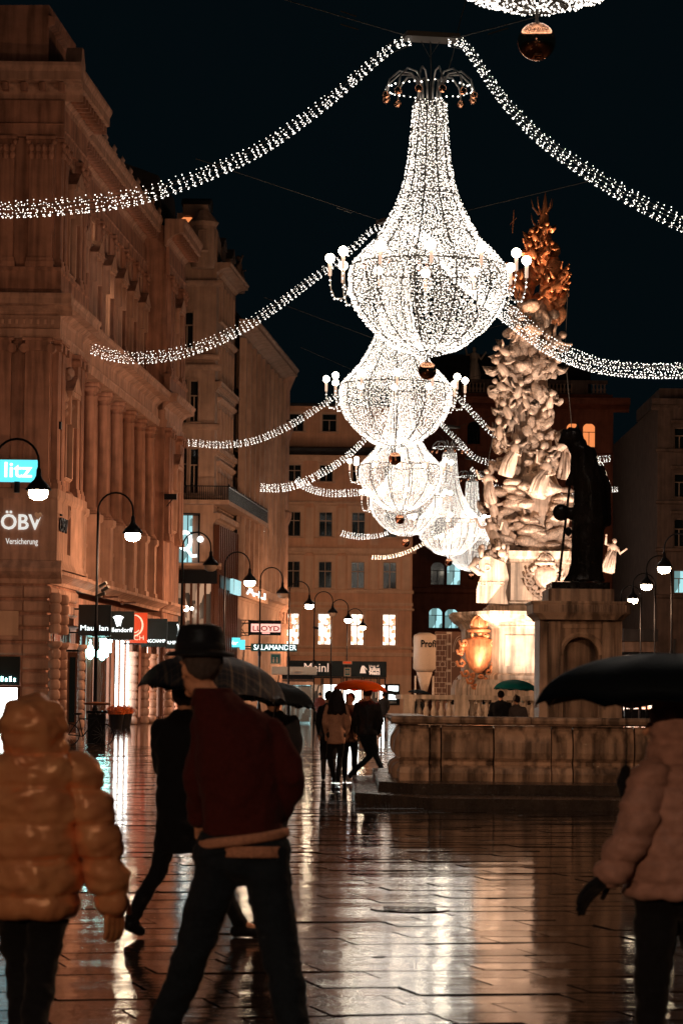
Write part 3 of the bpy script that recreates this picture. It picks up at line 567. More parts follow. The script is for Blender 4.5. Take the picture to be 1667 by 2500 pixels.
# ------------------------------------------------------------------ pink house at the end
YP = 245; PK = Frame((0, YP), 0.0)
xl, xr = PK.S(650), PK.S(1003); B4 = thing('pink_house', ((xl+xr)/2, YP, 0), 'salmon pink four storey house closing the street behind the chandeliers', 'building')
zp = lambda y, x=830: PK.pix(x, y)[1]
cols = [PK.S(x) for x in (712, 790, 870, 948)]; ww = 1.12; hs = []; rows = [(1250, 1310, 'line'), (1371, 1436, 'line'), (1498, 1575, 'none'), (1135, 1176, 'line')]
for s in cols:
    for y0, y1, h in rows: hs.append((s-ww/2, s+ww/2, zp(y1), zp(y0)))
m = MB(PK); holed(m, xl, xr, zp(1672), zp(1100), 0, hs); m.box(xl+.1, xr-.02, -12, -.4, 0, zp(1100)); m.build('wall', 'pink', B4)
for i, s in enumerate(cols):
    for j, (y0, y1, hd) in enumerate(rows):
        pane = 'litwarm' if j == 2 else 'glass'
        window(B4, PK, s, zp(y1), ww, zp(y0)-zp(y1), pane=pane, trim='pinktrim', hood={'line': 'flat'}.get(hd) if j < 2 else 'line', style='cross' if j else 'cross', tw=.3 if j < 2 else .15)
        if j < 2: MB(PK).box(s-.9, s+.9, -.0, .03, zp(y0)+.9, zp(y0)+1.1)
# attic: sloped storey with small windows
m = MB(PK); ah = [(PK.S(x)-.62, PK.S(x)+.62, zp(1052), zp(1008)) for x in (715, 796)]; holed(m, xl, xr, zp(1094), zp(990), -.8, ah); m.box(xl, xr, -11, -1.2, zp(1098), zp(990)); m.build('attic_wall', 'pink', B4)
for h in ah: window(B4, PK, (h[0]+h[1])/2, h[2], h[1]-h[0], h[3]-h[2], trim='pinktrim', o=-.8, style='T')
MB(PK).prof(xl-.2, xr+.3, [(-1.6, zp(1108)), (0, zp(1112)), (.2, zp(1109)), (.75, zp(1103)), (.8, zp(1096)), (-.7, zp(1090)), (-1.6, zp(1090))]).build('eaves', 'roof', B4)
MB(PK).prof(xl, xr, [(-1, zp(1126)), (.15, zp(1126)), (.3, zp(1118)), (.5, zp(1112.5)), (-1, zp(1112.5))]).build('eaves_moulding', 'pinktrim', B4)
MB(PK).prof(xl-.3, xr+.3, [(-11, zp(988)), (-.6, zp(990)), (-.6, zp(984)), (-5, zp(970)), (-11, zp(970))]).build('roof', 'roof', B4)
for y0, y1, out in ((1350, 1338, .3), (1448, 1440, .14), (1478, 1470, .1), (1584, 1577, .2), (1602, 1592, .16), (1230, 1224, .1), (1490, 1484, .18)):
    MB(PK).prof(xl, xr+out, [(0, zp(y0)), (out*.6, zp(y0)+.02), (out, zp(y1)-.08), (out, zp(y1)), (0, zp(y1))]).build('string_course', 'pinktrim', B4)
for i in range(5):
    for y0, y1 in ((1358, 1438), (1240, 1330)):
        x = [xl+.35, *[(cols[k]+cols[k+1])/2 for k in range(3)], xr-.5][i]; MB(PK).box(x-.33, x+.33, 0, .05, zp(y1), zp(y0)).build('wall_panel', 'pinktrim', B4)
# shop at its foot
xs0, xs1 = PK.S(690), PK.S(942)
fas = MB(PK).box(xs0, xs1, 0, .35, zp(1652), zp(1614)).build('shop_fascia', 'signblack', B4)
text(B4, 'lettering', 'Meinl', PK, PK.S(742), .37, zp(1641), 1.05, 'peach', width=PK.S(801)-PK.S(742), bold=.0)
text(B4, 'lettering', 'Julius', PK, PK.S(899), .37, zp(1637), .46, 'peach', width=.92, bold=.02); text(B4, 'lettering', 'Meinl', PK, PK.S(901), .37, zp(1646), .42, 'peach', width=.86, bold=.02); text(B4, 'lettering', 'Haus of', PK, PK.S(900), .37, zp(1627.5), .24, 'peach', width=.8)
cx0 = PK.S(885); z0 = zp(1643); MB(PK).poly([(cx0-.25, z0), (cx0+.25, z0), (cx0+.12, z0+.5), (cx0+.32, z0+.25), (cx0+.35, z0+.33), (cx0+.08, z0+.62), (cx0-.08, z0+.62), (cx0-.16, z0+.45)], .36, .39).build('figure_emblem', 'peach', B4)
for a, b_, pn_ in ((692, 712, 'shopdim'), (713, 760, 'litcyan'), (763, 786, 'shopdim'), (787, 834, 'shopwhite'), (836, 884, 'shopwhite'), (886, 922, 'shopdim'), (924, 941, 'shopwhite')):
    shopfront(PK, PK.S(a), PK.S(b_), zp(1653), .05, pn_, B4, bars=1 if b_-a > 30 else 0, frame='signblack')
m = MB(PK); m.box(xs1+.1, xr, 0, .02, 0, 3.4); m.build('plinth', 'pinktrim', B4)
atm = thing('cash_machine', (PK.S(957), YP-.02, zp(1720)), 'lit cash machine with two bright screens on the pink wall right of the shop', 'cash machine')
m = MB(); m.box(-.62, .62, 0, .15, 0, 1.75); m.build('housing', 'dark', atm, local=True); MB().box(-.35, .5, .151, .18, 1.15, 1.6).build('screen', 'white', atm, local=True); MB().box(-.3, .35, .151, .18, .45, .95).build('screen', 'white', atm, local=True); MB().box(-.3, .35, .151, .26, .15, .3).build('keypad', 'steel', atm, local=True)
# ------------------------------------------------------------------ red-brown building behind
YR = 300; RD = Frame((0, YR), 0.0); zr = lambda y, x=1250: RD.pix(x, y)[1]
ra, rb = RD.S(985), RD.S(1492); B5 = thing('red_building', ((ra+rb)/2, YR, 0), 'dark red classical building with arched windows and roof balustrade behind the column', 'building')
wins = [(1065, 1374, 1430, 'glass'), (1104, 1376, 1430, 'litcyan'), (1061, 1486, 1536, 'litcyan'), (1100, 1488, 1536, 'litcyan'), (1433, 1031, 1090, 'litorange'), (1393, 1031, 1090, 'litorange'), (1150, 1030, 1085, 'glass'), (1433, 1180, 1245, 'glass'), (1433, 1310, 1370, 'glass'), (1190, 1310, 1370, 'glass'), (1150, 1200, 1260, 'glass'), (1065, 1260, 1320, 'glass')]
hs = []
for x, y0, y1, p_ in wins: s = RD.S(x); wv = (.72 if x < 1140 else .66); hs.append((s-wv, s+wv, zr(y1), zr(y0)))
m = MB(RD); holed(m, ra, rb, 0, zr(985), 0, hs); m.box(ra, rb-.02, -14, -.45, 0, zr(960)); m.build('wall', 'red', B5)
for h, q in zip(hs, wins): window(B5, RD, (h[0]+h[1])/2, h[2], h[1]-h[0], h[3]-h[2], pane=q[3], trim='red', arch=True, style='T', tw=.12, sash='dark')
MB(RD).prof(ra-.5, rb+1.6, cornice(zr(1004), zr(972), 1.6)).build('cornice', 'red', B5)
MB(RD).prof(ra, rb+.3, [(0, zr(1120)), (.3, zr(1116)), (.3, zr(1106)), (0, zr(1104))]).build('string_course', 'red', B5)
MB(RD).prof(ra, rb+.3, [(0, zr(1452)), (.3, zr(1448)), (.3, zr(1438)), (0, zr(1436))]).build('string_course', 'red', B5)
MB(RD).prof(ra, rb+.3, [(0, zr(1560)), (.3, zr(1556)), (.3, zr(1548)), (0, zr(1546))]).build('string_course', 'red', B5)
zb0, zb1 = zr(958), zr(924); m = MB(RD); m.box(RD.S(1090), RD.S(1480), -1.6, -.9, zb1-.35, zb1); m.box(RD.S(1090), RD.S(1480), -1.6, -.9, zr(968), zb0+.1); m.build('parapet_rail', 'grey', B5)
bm = baluster_mesh(zb1-.35-zb0-.1, .17, 'buff')
for px in range(1095, 1480, 9):
    if (px//36) % 3 == 0:
        if (px//9) % 4 == 0: MB(RD).box(RD.S(px)-.7, RD.S(px)+.9, -1.55, -.95, zb0+.1, zb1-.35).build('parapet_block', 'grey', B5)
        continue
    link('baluster', bm, B5, RD.mat(RD.S(px), -1.25, zb0+.1, wloc(B5)))
link('roof_statue', figure_mesh('roof_statue', 'marble', 11), B5, RD.mat(RD.S(1152), -1.2, zb1, wloc(B5)) @ Matrix.Scale(3.4, 4))
MB(RD).prof(ra+2, rb-2, [(-12, zb0), (-2.5, zb0), (-6, zr(850)), (-12, zr(846))]).build('roof', 'roof', B5)
# ------------------------------------------------------------------ dark street on the right
YD = 330; DK = Frame((0, YD), 0.0); B6 = thing('dark_building', (DK.S(1540), YD, 0), 'dim brown building with narrow slit windows left of the right hand corner house', 'building')
xs = [DK.S(x) for x in (1492, 1525, 1562, 1610)]; tops = [1165, 1110, 1150]
m = MB(DK)
for i in range(3): m.box(xs[i]+.01*i, xs[i+1], -6-i, 0-.6*i, 0, DK.pix(1540, tops[i])[1])
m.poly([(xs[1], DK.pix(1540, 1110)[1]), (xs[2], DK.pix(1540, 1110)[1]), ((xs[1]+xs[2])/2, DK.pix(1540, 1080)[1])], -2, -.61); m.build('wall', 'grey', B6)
for x in (1528,):
    for y in (1245, 1325, 1405, 1500): window(B6, DK, DK.S(x), DK.pix(x, y+12)[1], .4, 1.2, trim='grey', tw=.05, style='none', depth=.02, o=-.5)
for x in (1506, 1575):
    for y in (1255, 1330, 1400): window(B6, DK, DK.S(x), DK.pix(x, y+12)[1], .5, 1.3, trim='grey', tw=.08, style='none', depth=.02, o=.05 if x < 1520 else -1.1)
YC = 240; RC = Frame((0, YC), 0.0); zc = lambda y: RC.pix(1640, y)[1]
r0 = RC.S(1603); r1 = RC.S(1900); B7 = thing('corner_house', (r0, YC, 0), 'tall dark grey-brown house at the right edge with sash windows', 'building')
hs = []; cw = [(1655, 1044, 1098), (1655, 1156, 1214), (1655, 1266, 1335), (1655, 1392, 1448)]
for dx in (0, 62, 124, 186):
    for x, y0, y1 in cw: s = RC.S(x+dx); hs.append((s-.42, s+.42, zc(y1), zc(y0)))
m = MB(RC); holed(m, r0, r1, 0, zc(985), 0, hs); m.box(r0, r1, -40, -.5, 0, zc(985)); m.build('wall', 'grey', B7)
for i, h in enumerate(hs): window(B7, RC, (h[0]+h[1])/2, h[2], h[1]-h[0], h[3]-h[2], trim='grey', pane='litcyan' if i == 3 else 'glass', style='T', tw=.12, arch=(i % 4 == 2), hood='flat' if i % 4 < 3 else None)
for y in (1105, 1232, 1348, 1462): MB(RC).prof(r0-.2, r1, [(0, zc(y)), (.25, zc(y)+.1), (.3, zc(y)+.3), (0, zc(y)+.35)]).build('string_course', 'grey', B7)
MB(RC).prof(r0-.6, r1, cornice(zc(1002), zc(975), .8)).build('cornice', 'grey', B7); MB(RC).box(r0+.2, r1, -20, -1, zc(975), zc(945)).build('attic', 'grey', B7)
shopfront(RC, r0+.6, r0+3.2, 3.4, .05, 'litcyan', B7, bars=1); shopfront(RC, r0+3.4, r0+7.2, 3.4, .05, 'shopwhite', B7, bars=2)
# pavilion canopy (market stall roof) on the right
YK = 190; KF = Frame((0, YK), 0.0); k0, k1 = KF.S(1518), KF.S(1602); kb = thing('pavilion', ((k0+k1)/2, YK, 0), 'low dark kiosk with flat projecting roof and warm lit counter under the right hand lamps', 'kiosk')
kz = lambda y: KF.pix(1560, y)[1]
MB(KF).box(k0, k1, -3, .6, kz(1566), kz(1536)).build('roof', 'roof', kb); MB(KF).box(k0+.1, k1-.1, -2.9, .3, kz(1592), kz(1567)).build('fascia', 'grey', kb); MB(KF).box(k0-.1, k1+.1, -3, .7, kz(1600), kz(1593)).build('canopy', 'dark', kb)
for i in range(5): s = k0+.2+i*(k1-k0-.4)/4; MB(KF).box(s-.06, s+.06, -.1, .1, 0, kz(1601)).build('post', 'dark', kb)
MB(KF).box(k0+.2, k1-.2, -1.2, -1.1, .9, kz(1605)).build('counter_light', 'shopwarm', kb); MB(KF).box(k0+.2, k1-.2, -1.0, -.5, 0, 1.0).build('counter', 'dark', kb)
# ------------------------------------------------------------------ chandeliers
PROF = [(0, .3), (.23, 1.05), (.8, 1.78), (1.36, 2.23), (1.93, 2.46), (2.5, 2.48), (2.79, 2.4), (3.07, 2.16), (3.64, 1.62), (4.2, 1.28), (4.77, 1.0), (5.35, .80), (6.1, .66), (6.8, .59), (7.95, .5)]
PZ = np.array([p[0] for p in PROF]); PR = np.array([p[1] for p in PROF])
def rad(z): return float(np.interp(z, PZ, PR))
L = [0.0]
for i in range(1, len(PROF)): L.append(L[-1]+math.hypot(PZ[i]-PZ[i-1], PR[i]-PR[i-1]))
pts = []
nrow = int(L[-1]/.078)
for i in range(nrow+1):
    z = float(np.interp(i*L[-1]/nrow, L, PZ)); r_ = rad(z); n = max(6, int(2*PI*r_/.078))
    if z < 2.9 and z > .5: n = int(n*.66)
    for k in range(n):
        t = 2*PI*(k+random.uniform(-.45, .45))/n; rr = r_+random.uniform(-.035, .035); pts.append((rr*math.cos(t), rr*math.sin(t), z+random.uniform(-.045, .045)))
bulb_me = bulbs('bulbs', pts, .0172, 'bulb')
frm = MB()
for k in range(12):
    t = 2*PI*k/12+.13; frm.tube([(rad(z)*math.cos(t), rad(z)*math.sin(t), z) for z in np.linspace(0, 7.95, 22)], .028, 5)
for z in (0.05, 2.75, 5.0, 7.95): n = 28; frm.tube([(rad(z)*1.005*math.cos(2*PI*k/n), rad(z)*1.005*math.sin(2*PI*k/n), z) for k in range(n+1)], .028, 5)
frame_me = frm.mesh('frame', 'cable', True)
net = MB()
for z in np.arange(.3, 4.2, .17): n = 36; net.tube([(rad(z)*.985*math.cos(2*PI*k/n), rad(z)*.985*math.sin(2*PI*k/n), z) for k in range(n+1)], .007, 3)
for k in range(60): t = 2*PI*k/60; net.tube([(rad(z)*.985*math.cos(t), rad(z)*.985*math.sin(t), z) for z in np.linspace(0.1, 7.9, 14)], .007, 3)
net_me = net.mesh('wire_net', 'wire')
ball_me = MB().ball((0, 0, -.5), .29, 24, 16).mesh('ball_ornament', 'copper', True); hang_me = MB().tube([(0, 0, 0), (0, 0, -.22)], .03, 6).mesh('ball_hook', 'cable')
arm = MB(); arm.tube([(2.4, 0, 2.1), (2.62, 0, 1.75), (2.9, 0, 1.72), (3.04, 0, 2.05), (3.07, 0, 2.5)], .022, 5); arm_me = arm.mesh('arm', 'wire', True)
ab = bulbs('arm_bulbs', [(x+random.uniform(-.03, .03), random.uniform(-.04, .04), z+random.uniform(-.03, .03)) for x, z in ((2.42, 2.0), (2.5, 1.87), (2.6, 1.76), (2.7, 1.7), (2.8, 1.69), (2.9, 1.72), (2.98, 1.84), (3.03, 1.98), (3.06, 2.15), (3.06, 2.3))], .03, 'bulbfar')
candle_me = MB().lathe([(.055, 2.45), (.055, 2.85), (.04, 2.86)], 8, (3.07, 0, 0)).mesh('candle', 'peach', True); globe_me = MB().ball((3.07, 0, 3.0), .15, 14, 10).mesh('globe', 'globe', True)
cp = MB().tube([(.3*1, 0, 7.95), (.34, 0, 8.5), (.6, 0, 8.86), (1.0, 0, 8.9), (1.32, 0, 8.62), (1.42, 0, 8.25)], .03, 6).mesh('crown_arm', 'steel', True)
cb = MB().ball((1.42, 0, 8.12), .125, 12, 9).mesh('copper_ball', 'copper', True)
ringb = bulbs('ring_bulbs', [(1.35*math.cos(t)+random.uniform(-.03, .03), 1.35*math.sin(t), 8.38+random.uniform(-.04, .04)) for t in np.linspace(0, 2*PI, 42)], .03, 'bulbfar')
plate_me = MB().box(-.85, .85, -.45, .45, 0, .16).mesh('hanging_plate', 'cable')
cab = MB().tube([(0, 0, 8), (0.03, 0, 9), (0, 0, 9.9)], .016, 4); cab.tube([(-.3, 0, 9.9), (-.02, 0, 9.4), (.3, 0, 9.9)], .012, 4); cab.tube([(-.8, 0, 10.05), (-9, 1.5, 12.4)], .016, 4); cab.tube([(.8, 0, 10.05), (9, -1.5, 12.4)], .016, 4)
cab.tube([(.55, 0, 8.9), (.75, 0, 9.6), (.95, 0, 10.6), (1.5, 0, 12.6)], .014, 4)
cab_me = cab.mesh('suspension_cables', 'cable')
CH = [(1310, 22, 44, 'nearest light chandelier, cut by the top edge so only its bottom and copper ball show'), (1043, 866, 91.6, 'largest fully visible light chandelier, crowned by arched pipes with copper balls'),
      (964, 1092, 130, 'second light chandelier along the street, directly behind the largest one'), (976, 1248, 178, 'middle distance light chandelier overlapping the pink house windows'),
      (990, 1308, 204, 'light chandelier just behind the middle one, its ball above the pink house corner'), (1095, 1357, 228, 'distant light chandelier with small crown left of the carved column'), (1150, 1394, 262, 'farthest light chandelier, half hidden by the carved column')]
C3 = []
for i, (px, py, Y, lab) in enumerate(CH+[(0, 0, 1, 'light chandelier hanging above the camera, outside the frame')]):
    p = P(px, py, Y) if i < 7 else Vector((-1.5, -4, 12.5)); C3.append(p); ch = thing('chandelier', p, lab, 'chandelier', 'light chandeliers hung along the street', rz=.2*i)
    for nme, me in (('bulbs', bulb_me), ('frame', frame_me), ('wire_net', net_me), ('ball_ornament', ball_me), ('suspension_cables', cab_me), ('hanging_plate', plate_me)):
        o = link(nme, me, ch, Matrix.Translation((0, 0, 9.95)) if nme == 'hanging_plate' else None)
        if nme in ('bulbs', 'wire_net'): o['kind'] = 'stuff'
        if nme == 'ball_ornament': link('ball_hook', hang_me, o)
    if i > 0:
        for k in range(12):
            mt = Matrix.Rotation(2*PI*k/12-ch.rotation_euler.z, 4, 'Z')
            a = link('arm', arm_me, ch, mt); link('candle', candle_me, a); link('globe', globe_me, a)
            o = link('arm_bulbs', ab, a); o['kind'] = 'stuff'
            o = link('crown_arm', cp, ch, Matrix.Rotation(2*PI*k/12+.25-ch.rotation_euler.z, 4, 'Z')); link('copper_ball', cb, o)
        o = link('ring_bulbs', ringb, ch); o['kind'] = 'stuff'
# ------------------------------------------------------------------ garlands (nets of string lights in tubes)
def spline(ps, n):
    ps = [Vector(p) for p in ps]; ps = [ps[0]*2-ps[1]]+ps+[ps[-1]*2-ps[-2]]; out = []
    for i in range(1, len(ps)-2):
        for k in range(n):
            t = k/n; a, b, c, d = ps[i-1:i+3]; out.append(.5*((2*b)+(c-a)*t+(2*a-5*b+4*c-d)*t*t+(3*b-a-3*c+d)*t**3))
    return out+[ps[-2]]
def garland(pts, lab, r0=.19, r1=.37, br=.0155, step=.21, warm=False):
    cur = spline(pts, 30); Ls = [0]
    for a, b in zip(cur, cur[1:]): Ls.append(Ls[-1]+(b-a).length)
    root = thing('light_garland', pts[0], lab, 'light garland', 'light garlands strung from the chandeliers to the facades'); tot = Ls[-1]; C = []
    xs = [[p[j] for p in cur] for j in range(3)]; s = 0; strings = MB()
    def at(s): return Vector([np.interp(s, Ls, xs[j]) for j in range(3)])
    while s < tot:
        f = s/tot; c = at(s); t = (at(min(tot, s+.3))-at(max(0, s-.3))).normalized(); r_ = r0+(r1-r0)*min(1, f*1.6); side = t.cross(Vector((0, 0, 1))).normalized(); up = side.cross(t)
        nb = 11; lean = random.uniform(-.03, .03)
        for k in range(nb):
            a = PI*1.15*(k/(nb-1))+PI*.92+random.uniform(-.1, .1); q = c+side*math.cos(a)*r_+up*(math.sin(a)*r_+r_*.5)+t*(lean+random.uniform(-.05, .05)); C.append(q)
            if random.random() < .22: C.append(c+side*random.uniform(-1, 1)*r_+up*(r_*random.uniform(-.4, .9))+t*(lean*1.3+random.uniform(-.04, .04)))
        s += step*random.uniform(.9, 1.1)
    off = Vector(pts[0]); me = bulbs('bulbs', [tuple(q-off) for q in C], br, 'bulbwarmfar' if warm else 'bulbfar'); o = link('bulbs', me, root); o['kind'] = 'stuff'
    m = MB(); n = 26
    for q, dz in ((-1, .45), (1, .45), (0, -.3)):
        m.tube([at(tot*k/n)+Vector((0, q*r1*.8, r1*dz))-off for k in range(n+1)], .012, 3)
    m.build('cable', 'cable', root, local=True)
    return root
M['bulbwarmfar'] = glow('warm_string_bulb', (1, .72, .5), 6.0, 'NONE')
def gp(i, pix, slope=.0579, out=None):
    """garland points: pixels measured on the vertical plane through chandelier i across the street"""
    c = C3[i]; ps = []
    for px, py in pix:
        d = ray(px, py); n = Vector((.0579, .998, 0)); t = (c-CLOC).dot(n)/d.dot(n); ps.append(CLOC+d*t)
    return ps
garland(gp(1, [(998, 104), (975, 108), (930, 140), (800, 252), (640, 366), (480, 440), (330, 487), (170, 509), (0, 518), (-170, 512)]), 'long light garland sweeping from the top plate across the palace to the left edge')
garland(gp(1, [(1098, 105), (1125, 106), (1160, 150), (1230, 250), (1330, 352), (1480, 455), (1600, 520), (1700, 566), (1900, 640)]), 'light garland running from the top plate down to the upper right edge')
garland(gp(2, [(928, 556), (905, 566), (860, 610), (770, 680), (640, 775), (540, 830), (430, 868), (330, 878), (260, 868), (222, 852)]), 'light garland with its end on the palace cornice, second from the top at left')
garland([P(x, y, Yv) for x, y, Yv in [(998, 556, 129), (1030, 580, 126), (1120, 680, 116), (1230, 768, 105), (1330, 846, 102), (1430, 890, 99), (1530, 907, 97), (1667, 910, 94), (1800, 905, 91)]], 'light garland crossing in front of the carved column towards the right edge')
garland(gp(3, [(958, 850), (920, 885), (860, 938), (780, 995), (700, 1045), (620, 1078), (540, 1088), (455, 1082)]), 'thin light garland ending above the iron balcony of the turret house', .17, .3)
garland(gp(3, [(1000, 850), (1060, 910), (1130, 985), (1215, 1070), (1330, 1140), (1480, 1140)]), 'light garland passing behind the carved column from the middle distance chandelier', .17, .3)
garland(gp(4, [(975, 985), (930, 1030), (890, 1075), (840, 1122), (780, 1160), (710, 1190), (640, 1193), (590, 1180), (563, 1155)]), 'drooping light garland in front of the ribbed house turret', .2, .4, .022)
garland(gp(4, [(1005, 985), (1050, 1010), (1110, 1070), (1190, 1130), (1400, 1130), (1492, 1120)]), 'light garland emerging behind the dark statue shoulder', .2, .34)
garland(gp(5, [(1080, 1130), (1020, 1160), (940, 1200), (880, 1204), (800, 1206), (745, 1190), (720, 1170)]), 'faint light garland low in front of the pink house upper windows', .2, .4, .022)
garland(gp(5, [(1150, 1145), (1200, 1185), (1300, 1210), (1420, 1202), (1508, 1196)]), 'short light garland seen right of the dark statue arm', .2, .3)
_g = [(945, 1303), (920, 1310), (880, 1312), (850, 1308), (830, 1302)]
garland([P(x, y, 238) for x, y in _g], 'short light garland on the pink house between the third floor windows', .2, .36, .022)
garland([P(x, y, 240) for x, y in [(1110, 1290), (1040, 1325), (990, 1350), (945, 1361), (908, 1362)]], 'short warm light garland slanting below the chandeliers at the pink house corner', .16, .22, .024, warm=True)
# overhead wires
for a, b, Y, lab in (((835, 28), (870, 40), 60, 'short span wire highest in the night sky left of the garland plate'), ((835, 60), (875, 72), 60, 'second span wire in the sky left of the garland plate'), ((1195, 82), (1240, 68), 60, 'span wire left of the hanging copper ball'), ((825, 508), (858, 520), 90, 'span wire in the sky above the second garland top')):
    w0, w1 = P(*a, Y), P(*b, Y); tag(MB().tube([w0+(w0-w1)*.1, w0, w1], .014, 4).build('span_wire', 'cable'), lab, 'wire')
# ------------------------------------------------------------------ street lamps
def lamp_proto(name='street_lamp'):
    pole = MB(); r_ = .57
    pole.lathe([(.16, 0), (.17, .1), (.13, .25), (.12, .9), (.09, 1.1), (.065, 1.2), (.055, 3.6), (.085, 3.65), (.085, 3.8), (.045, 3.9), (.04, 7.5)], 10)
    arch = [(0, 0, 7.4)]+[(r_-r_*math.cos(PI*k/12), 0, 7.55+r_*1.05*math.sin(PI*k/12)) for k in range(13)]+[(2*r_, 0, 7.35)]
    am = MB().tube(arch, .032, 7)
    hd = MB().lathe([(.035, 7.42), (.06, 7.35), (.07, 7.2), (.12, 7.1), (.25, 6.98), (.34, 6.84), (.33, 6.82), (.05, 6.93)], 14, (2*r_, 0, 0))
    gl = MB().lathe([(.06, 6.90), (.24, 6.83), (.26, 6.75), (.22, 6.63), (.10, 6.57)], 12, (2*r_, 0, 0))
    return pole.mesh('pole', 'dark', True), am.mesh('arch', 'dark', True), hd.mesh('shade', 'dark', True), gl.mesh('lamp_glass', 'lampglass', True), gl.mesh('lamp_glass', 'sash', True)
LP = lamp_proto()
def street_lamp(p, label, lit=True, mirror=False, power=4400, rz=0.0):
    t = thing('street_lamp', (p.x, p.y, 0), label, 'street lamp', 'arched street lamps lining the square', rz=(PI if mirror else 0)+rz)
    link('pole', LP[0], t); a = link('arch', LP[1], t); s = link('shade', LP[2], t); link('lamp_glass', LP[3 if lit else 4], s)
    if lit:
        ld = bpy.data.lights.new('lamp_light', 'POINT'); ld.energy = power; ld.color = (1, .56, .31); ld.shadow_soft_size = .12
        lo = link('lamp_light', ld, t); lo.location = (1.14, 0, 6.47); lo.visible_glossy = False
    return t
LS = [(95, 1175, 76, 1), (325, 1290, 96, 1), (515, 1362, 119, 0), (610, 1405, 135, 1), (690, 1435, 151, 0), (755, 1467, 169, 1), (812, 1487, 185, 0), (850, 1510, 200, 1), (885, 1518, 220, 1)]
LB = ['lit street lamp nearest at the left edge, its arch over the cyan sign', 'lit arched street lamp in front of the palace columns', 'unlit street lamp in front of the lit letter Q window', 'lit street lamp above the black umbrella man, left of the ribbed house', 'unlit street lamp left of the pink house', 'lit street lamp before the first pink house window column',
      'unlit street lamp before the second pink house window column', 'lit street lamp with a parking sign on its pole', 'lit small street lamp before the third pink house window column']
for (px, py, Y, lit), lab in zip(LS, LB): p = P(px, py, Y); street_lamp(p-Vector((1.14, 0, 0)), lab, bool(lit))
RS = [(1620, 1362, 116, 'lit street lamp highest and nearest on the right side'), (1577, 1403, 134, 'second lit street lamp from the right edge'), (1544, 1439, 153, 'third lit street lamp from the right edge, above the kiosk'), (1515, 1462, 170, 'lowest lit street lamp of the right row, beside the stone pedestal')]
for px, py, Y, lab in RS: p = P(px, py, Y); street_lamp(p+Vector((1.14, 0, 0)), lab, True, True)
for q, lab, pw in (((-10.9, 36, 0), 'nearest street lamp of the left row, outside the frame', 1500), ((8.6, 58, 0), 'nearest street lamp of the right row, outside the frame', 2500), ((7.8, 22, 0), 'added street lamp right of the foreground, outside the frame, lighting the fountain', 2500), ((-9, -14, 0), 'added street lamp behind the camera on the left, unseen, lighting the foreground', 7500)): street_lamp(Vector(q), lab, True, q[0] > 0, pw)  # last two lamps are unseen additions that light the fountain front and foreground
# ------------------------------------------------------------------ carved plague column
YC0 = 110; s_ = 7200/YC0
def cp_(px, py, Y=YC0): return P(px, py, Y)
col0 = P(1285, 1700, YC0); COLN = thing('carved_column', (col0.x, col0.y, 0), 'tall floodlit baroque marble column of clouds and angels with gilded top', 'monument')
CF = Frame((0, YC0), 0.0)
def cz(y, o=0, x=1285): return CF.pix(x, y, o)[1]
def cx(x, y=1700, o=0): return CF.pix(x, y, o)[0]
def blockpoly(z0, z1, cxm, w, d0, d1, ch, name, mat, prof=None):
    """chamfered block, plan with front corners cut (triangular-plinth look)"""
    m = MB(); yc = YC0
    def ringp(k, z): return [Vector((cxm-w*k, yc+d1, z)), Vector((cxm-w*k, yc-d0*.15*k, z)), Vector((cxm-w*k+ch*k, yc-d0*k, z)), Vector((cxm+w*k-ch*k, yc-d0*k, z)), Vector((cxm+w*k, yc-d0*.15*k, z)), Vector((cxm+w*k, yc+d1, z))]
    rs = prof or [(1, z0), (1, z1)]; vs = []; fs = []
    for k, z in rs: vs += ringp(k, z)
    for i in range(len(rs)-1):
        for k in range(6): fs.append((i*6+k, i*6+(k+1) % 6, (i+1)*6+(k+1) % 6, (i+1)*6+k))
    fs.append(tuple(range(6))[::-1]); fs.append(tuple((len(rs)-1)*6+k for k in range(6))); m.add(vs, fs); return m.build(name, mat, COLN)
zA, zB, zC, zD = cz(1700, 2.5), cz(1528, 2.5), cz(1493, 2.5), cz(1345, 2)
pcx = cx(1262); blockpoly(0, .6, pcx, 3.0, 3.6, 3, .9, 'base_step', 'marble'); blockpoly(.6, zA-.3, pcx, 2.55, 3.1, 3, .8, 'base_step', 'marble')
zb = cz(1660, 2.8); blockpoly(.6, zb, pcx, 2.3, 2.9, 3, 1.0, 'base', 'marble', [(1.1, .6), (1.1, 1.1), (1.02, 1.2), (1.02, zb-.3), (.98, zb)])
blockpoly(zb, zB, pcx, 1.98, 2.6, 3, 1.15, 'plinth', 'marble', [(1.06, zb), (1.06, zb+.15), (1, zb+.25), (1, zB-.1), (1.04, zB)])
blockpoly(zB, zC, pcx, 2.05, 2.65, 3, 1.1, 'plinth_cornice', 'marble', [(1, zB), (1.04, zB+.1), (1.12, zB+.2), (1.16, zB+.3), (1.2, zC-.12), (1.2, zC)])
blockpoly(zC, cz(1478, 2), cx(1300), 1.75, 2.1, 3, .7, 'upper_step', 'marble')
blockpoly(cz(1478, 2), zD, cx(1302), 1.55, 1.9, 3, .55, 'upper_plinth', 'marble', [(1.05, cz(1478, 2)), (1.05, cz(1470, 2)), (1, cz(1465, 2)), (1, zD-.45), (1.05, zD-.4), (1.05, zD-.3), (1.1, zD-.2), (1.12, zD)])
